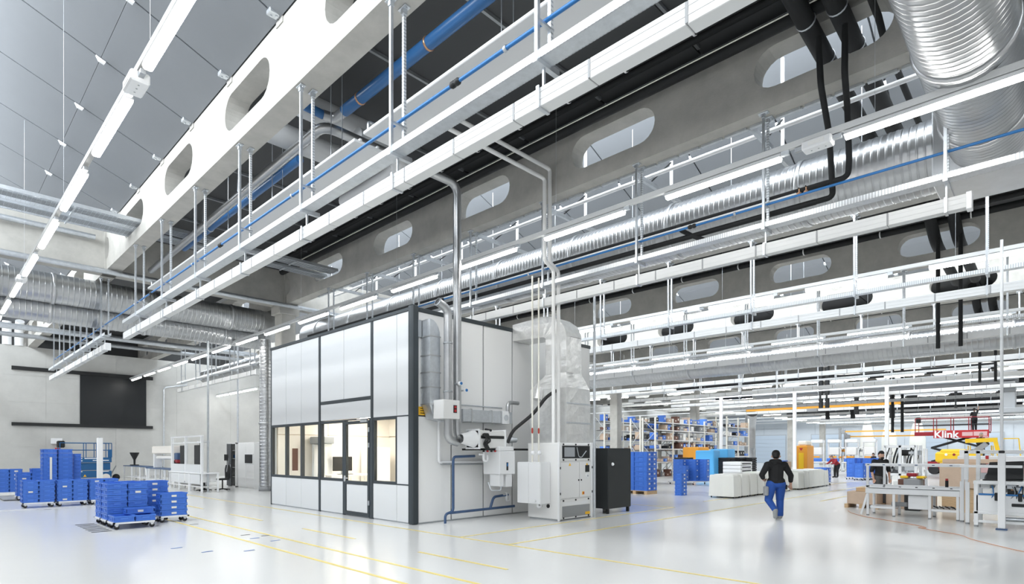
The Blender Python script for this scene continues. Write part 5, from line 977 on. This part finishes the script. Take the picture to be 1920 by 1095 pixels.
me = bpy.data.meshes.new_from_object(tmp.evaluated_get(bpy.context.evaluated_depsgraph_get())); bpy.data.objects.remove(tmp); bpy.data.curves.remove(cu)
to = bpy.data.objects.new('lettering', me); COL.objects.link(to); me.materials.clear(); me.materials.append(MATS['white_gloss']); to.parent = R
to.matrix_local = Matrix(((0, 0, -1, -.062), (-1, 0, 0, 3.36), (0, 1, 0, 2.9), (0, 0, 0, 1)))
for y in (0, 1.2, 2.3, 3.4, 4.6):
    for x in (.02, 1.55): MB().cyl((x,y,3.36),(x,y,4.45),.03,6).build('guard_post', 'dark_red', R)
for z in (3.9, 4.45):
    for x in (.02, 1.55): MB().cyl((x,0,z),(x,4.6,z),.028,6).build('guard_rail', 'dark_red' if z > 4.2 else 'rubber', R)
MB().rbox(.2,.6,4.3,4.6,4.1,4.55,.04).build('control_box', 'black', R)
Yb = thing('yellow_boom_lift', 'yellow articulated boom lift behind the conveyor', 'boom lift', (40, 2.4, 0))
MB().rbox(-.4,.5,1.5,2.7,.4,1.9,.1).build('turret', 'yellow', Yb); MB().rbox(-.45,.55,.9,2.9,1.15,1.75,.1).build('counterweight', 'yellow', Yb); MB().rbox(-.5,.6,.2,2.6,.1,.7,.05).build('chassis', 'mid_grey', Yb)
for y in (.4, 2.3): MB().cyl((-.6,y,.35),(-.4,y,.35),.35,16).build('wheel', 'rubber', Yb)
MB().bar((0,1.6,2.35),(0,.25,2.4),.22,.22).build('upper_boom', 'yellow', Yb); MB().bar((0,.35,2.4),(0,.05,.9),.18,.2).build('lower_boom', 'yellow', Yb); MB().bar((0,1.4,1.6),(0,.7,2.2),.25,.25).build('knuckle', 'mid_grey', Yb); MB().bar((0,.9,1.9),(0,.2,1.2),.1).build('ram', 'galv', Yb)
for (a, b) in (((0,.1,2.45),(0,-.6,2.45)),((0,-.6,2.45),(0,-.7,1.2)),((0,.0,1.75),(0,-.65,1.75))): MB().bar(a, b, .05).build('basket_rail', 'yellow', Yb)
for i in range(3): MB().cyl((-.46,1.7+.35*i,1.6),(-.44,1.7+.35*i,1.6),.07,10).build('badge', 'dark_red' if i % 2 else 'white_gloss', Yb)
# ================================================================ people
def capsule(mb, p0, p1, r0, r1, n=10):
    a, b = Vector(p0), Vector(p1); d = (b-a); L = d.length; d = d.normalized() if L > 1e-6 else Vector((0,0,1)); pr = []
    for i in range(5): t = PI/2*i/4; pr.append((max(1e-4, r0*math.sin(t)), -r0*math.cos(t)))
    for i in range(5): t = PI/2*i/4; pr.append((max(1e-4, r1*math.cos(t)), L+r1*math.sin(t)))
    mb.lathe(pr, a, d, n)
def blob(name, m, parent, caps, vox):
    mb = MB()
    for c in caps: capsule(mb, *c)
    o = mb.build(name, m, parent)
    md = o.modifiers.new('remesh', 'REMESH'); md.mode = 'VOXEL'; md.voxel_size = vox; md.use_smooth_shade = True
    sm = o.modifiers.new('smooth', 'SMOOTH'); sm.iterations = 4; sm.factor = .5
    return o
def person(label, loc, rz, J, cl, vox=.014, sleeve=1.0, beard=False, cap=None):
    t = thing('person', label, 'person', loc, rz)
    j = {k: Vector(v) for k, v in J.items()}; hd = j['head']; fd = (j.get('look', Vector((0,1,0)))).normalized(); sd = Vector((fd.y, -fd.x, 0)).normalized(); up = Vector((0,0,1))
    body = [(j['pelvis'], j['chest'], .11, .12), (j['neck'], hd-up*.06, .05, .05), (hd-up*.03, hd+up*.05, .078, .085), (hd-up*.085+fd*.03, hd-up*.02+fd*.04, .04, .06), (hd+fd*.085-up*.02, hd+fd*.10-up*.045, .012, .016), (hd+sd*.082-up*.02, hd+sd*.084-up*.05, .02, .014), (hd-sd*.082-up*.02, hd-sd*.084-up*.05, .02, .014)]
    for s in 'LR':
        sh, el, wr, ha = j['sh'+s], j['el'+s], j['wr'+s], j['ha'+s]; hi, kn, an, to_ = j['hi'+s], j['kn'+s], j['an'+s], j['to'+s]
        body += [(j['chest'], sh, .09, .06), (sh, el, .052, .042), (el, wr, .042, .029), (hi, kn, .085, .06), (kn, an, .055, .038), (an, to_, .036, .03)]
        d = (ha-wr).normalized(); o = d.orthogonal().normalized(); q = d.cross(o)
        if abs(q.z) > abs(o.z): o, q = q, o
        body += [(wr, wr+d*.075, .028, .034)]
        for fi in range(4):
            b0 = wr+d*.08+q*(fi-1.5)*.021; ln = (.062,.072,.068,.052)[fi]; mid = b0+d*ln*.55-o*.008; body += [(b0, mid, .0095, .009), (mid, mid+d*ln*.45-o*.02, .009, .007)]
        b0 = wr+d*.03+q*.034; body += [(b0, b0+d*.035+q*.022, .012, .010), (b0+d*.035+q*.022, b0+d*.065+q*.02, .010, .008)]
    blob('body', cl['skin'], t, body, vox)
    top = [(j['pelvis']+up*.02, j['chest'], .145, .165), (j['pelvis']+up*.02-sd*.05, j['pelvis']+up*.02+sd*.05, .14, .14), (j['chest'], j['neck']-up*.03, .13, .075)]
    for s in 'LR':
        sh, el, wr = j['sh'+s], j['el'+s], j['wr'+s]; top += [(j['chest'], sh, .15, .085), (sh, el, .082, .062)]
        if sleeve > .5: top.append((el, el+(wr-el)*min(1, sleeve), .062, .05))
    if cl.get('hood'): top += [(j['neck']-fd*.05-sd*.07, j['neck']-fd*.05+sd*.07, .065, .065), (j['neck']-fd*.09-up*.06, j['neck']-fd*.05, .06, .06)]
    blob('jacket' if sleeve > .5 else 'shirt', cl['top'], t, top, vox)
    leg = [(j['pelvis']-up*.02-sd*.06, j['pelvis']-up*.02+sd*.06, .135, .135)]
    for s in 'LR':
        hi, kn, an = j['hi'+s], j['kn'+s], j['an'+s]; leg += [(hi, kn, .115, .083), (kn, kn+(an-kn)*.93, .082, .066)]
    blob('trousers', cl['legs'], t, leg, vox)
    for s in 'LR':
        an, to_ = j['an'+s], j['to'+s]; d = (to_-an).normalized(); blob('shoe', cl['shoe'], t, [(an-up*.0, to_, .055, .046), (an-up*.035, to_-up*.0, .045, .044)], vox)
    hr = [(hd+up*.035-fd*.015, hd+up*.06+fd*.005, .089, .085), (hd-fd*.035-up*.02, hd+up*.03-fd*.02, .075, .082)]
    blob('beanie' if cap else 'hair', cap or cl['hair'], t, hr, vox)
    for s in (-1, 1): MB().sphere(hd+fd*.082+sd*.032*s+up*.005, .011, 6).build('eye', 'black', t)
    blob('mouth', 'dark_red', t, [(hd+fd*.088-sd*.022-up*.075, hd+fd*.088+sd*.022-up*.075, .007, .007)], .006)
    if beard: blob('beard', 'hair', t, [(hd+fd*.06-up*.1-sd*.03, hd+fd*.06-up*.1+sd*.03, .03, .03), (hd+fd*.07-up*.085, hd+fd*.06-up*.12, .035, .03)], vox)
    return t
ST = dict(pelvis=(0,0,.96), chest=(0,.01,1.32), neck=(0,.02,1.50), head=(0,.04,1.65), shL=(-.18,0,1.42), elL=(-.25,-.02,1.13), wrL=(-.25,.06,.88), haL=(-.25,.08,.78), shR=(.18,0,1.42), elR=(.25,-.02,1.13), wrR=(.25,.06,.88), haR=(.25,.08,.78), hiL=(-.1,0,.92), knL=(-.11,.02,.5), anL=(-.11,0,.09), toL=(-.12,.17,.045), hiR=(.1,0,.92), knR=(.11,.02,.5), anR=(.11,0,.09), toR=(.12,.17,.045), look=(0,1,0))
CL = dict(skin='skin', top='cloth_black', legs='cloth_blue', shoe='shoe_grey', hair='hair')
W = dict(ST); W.update(elL=(-.34,-.07,1.16), wrL=(-.22,.13,1.02), haL=(-.15,.2,1.0), elR=(.31,-.03,1.14), wrR=(.34,.04,.90), haR=(.35,.07,.79), knL=(-.15,.04,.5), anL=(-.15,-.30,.27), toL=(-.15,-.30,.10), knR=(.13,.1,.5), anR=(.12,.06,.085), toR=(.13,.24,.045), head=(.02,.05,1.66), look=(.45,.9,0))
pw = person('man in black hoodie and blue work trousers walking away from the camera', (15.2, 5.33, 0), math.radians(-46), W, dict(CL, hood=1), vox=.0085, sleeve=.6)
pw.scale = (1.16, 1.12, .985)
MB().rbox(-.27,-.19,-.09,.05,.62,.86,.02).build('tool_pouch', 'mid_grey', pw); MB().rbox(.19,.23,-.06,.04,.78,.9,.01).build('phone_holster', 'black', pw)
S2 = dict(ST); S2.update(elL=(-.27,.0,1.13), elR=(.27,.0,1.13), head=(0,.05,1.63), look=(0,1,-.0))
person('bearded man in black shirt and dark beanie standing behind the white conveyor', (21.2, 4.25, 0), math.radians(134), S2, dict(CL, legs='cloth_grey', shoe='rubber'), vox=.012, sleeve=.2, beard=True, cap='cloth_black')
L3 = dict(ST); L3.update(elR=(.38,.15,1.62), wrR=(.52,.25,1.85), haR=(.55,.28,1.95), elL=(-.05,.3,1.25), wrL=(.15,.45,1.2), haL=(.25,.5,1.2), head=(.02,.04,1.66), look=(.8,.5,.3))
person('worker in black on the red lift reaching up to the pipes', (56.5, 5.1, 3.36), math.radians(-46), L3, dict(CL, legs='cloth_black', shoe='rubber'), vox=.016, sleeve=.3)
S4 = dict(ST); S4.update(elR=(.3,.15,1.15), wrR=(.1,.35,1.1), haR=(.0,.38,1.1), elL=(-.3,.15,1.15), wrL=(-.1,.35,1.1), haL=(.0,.38,1.1))
person('grey-haired man in a dark jacket behind the yellow boom lift', (41.2, 3.45, 1.05), math.radians(134), S4, dict(CL, top='cloth_black', legs='cloth_grey', hair='hair_grey', shoe='rubber'), vox=.016)
t = thing('lift_basket', 'work basket carrying the grey-haired man behind the yellow boom', 'basket', (41.2, 3.45, 0)); MB().rbox(-.5,.5,-.5,.5,1.0,1.05,.01).build('basket_floor', 'mid_grey', t); MB().rbox(-.3,.3,-.3,.3,0,1.0,.03).build('mast', 'mid_grey', t)
for a in (-.5,.5):
    for b in (-.5,.5): MB().cyl((a,b,1.05),(a,b,2.1),.025,6).build('basket_post', 'yellow', t)
BN = dict(ST); BN.update(pelvis=(0,-.1,.9), chest=(0,.18,1.15), neck=(0,.3,1.28), head=(0,.4,1.38), shL=(-.18,.2,1.22), shR=(.18,.2,1.22), elL=(-.25,.4,1.0), wrL=(-.2,.6,.95), haL=(-.18,.7,.95), elR=(.25,.4,1.0), wrR=(.2,.6,.95), haR=(.18,.7,.95), hiL=(-.1,-.1,.88), hiR=(.1,-.1,.88))
person('worker in a dark red shirt leaning over the far assembly line', (43.5, 11.3, 0), math.radians(60), BN, dict(CL, top='cloth_red', legs='cloth_black', hair='dark_brown', shoe='rubber'), vox=.018)
person('worker in black reaching left at the far assembly line', (53, 11.0, 0), math.radians(45), dict(BN, chest=(0,.05,1.25), neck=(0,.08,1.42), head=(0,.12,1.56), elL=(-.35,.2,1.2), wrL=(-.6,.3,1.15), haL=(-.7,.3,1.15), shL=(-.18,.08,1.35), shR=(.18,.08,1.35), elR=(.3,.2,1.1), wrR=(.2,.4,1.05), haR=(.15,.45,1.05)), dict(CL, legs='cloth_black', shoe='rubber'), vox=.018)
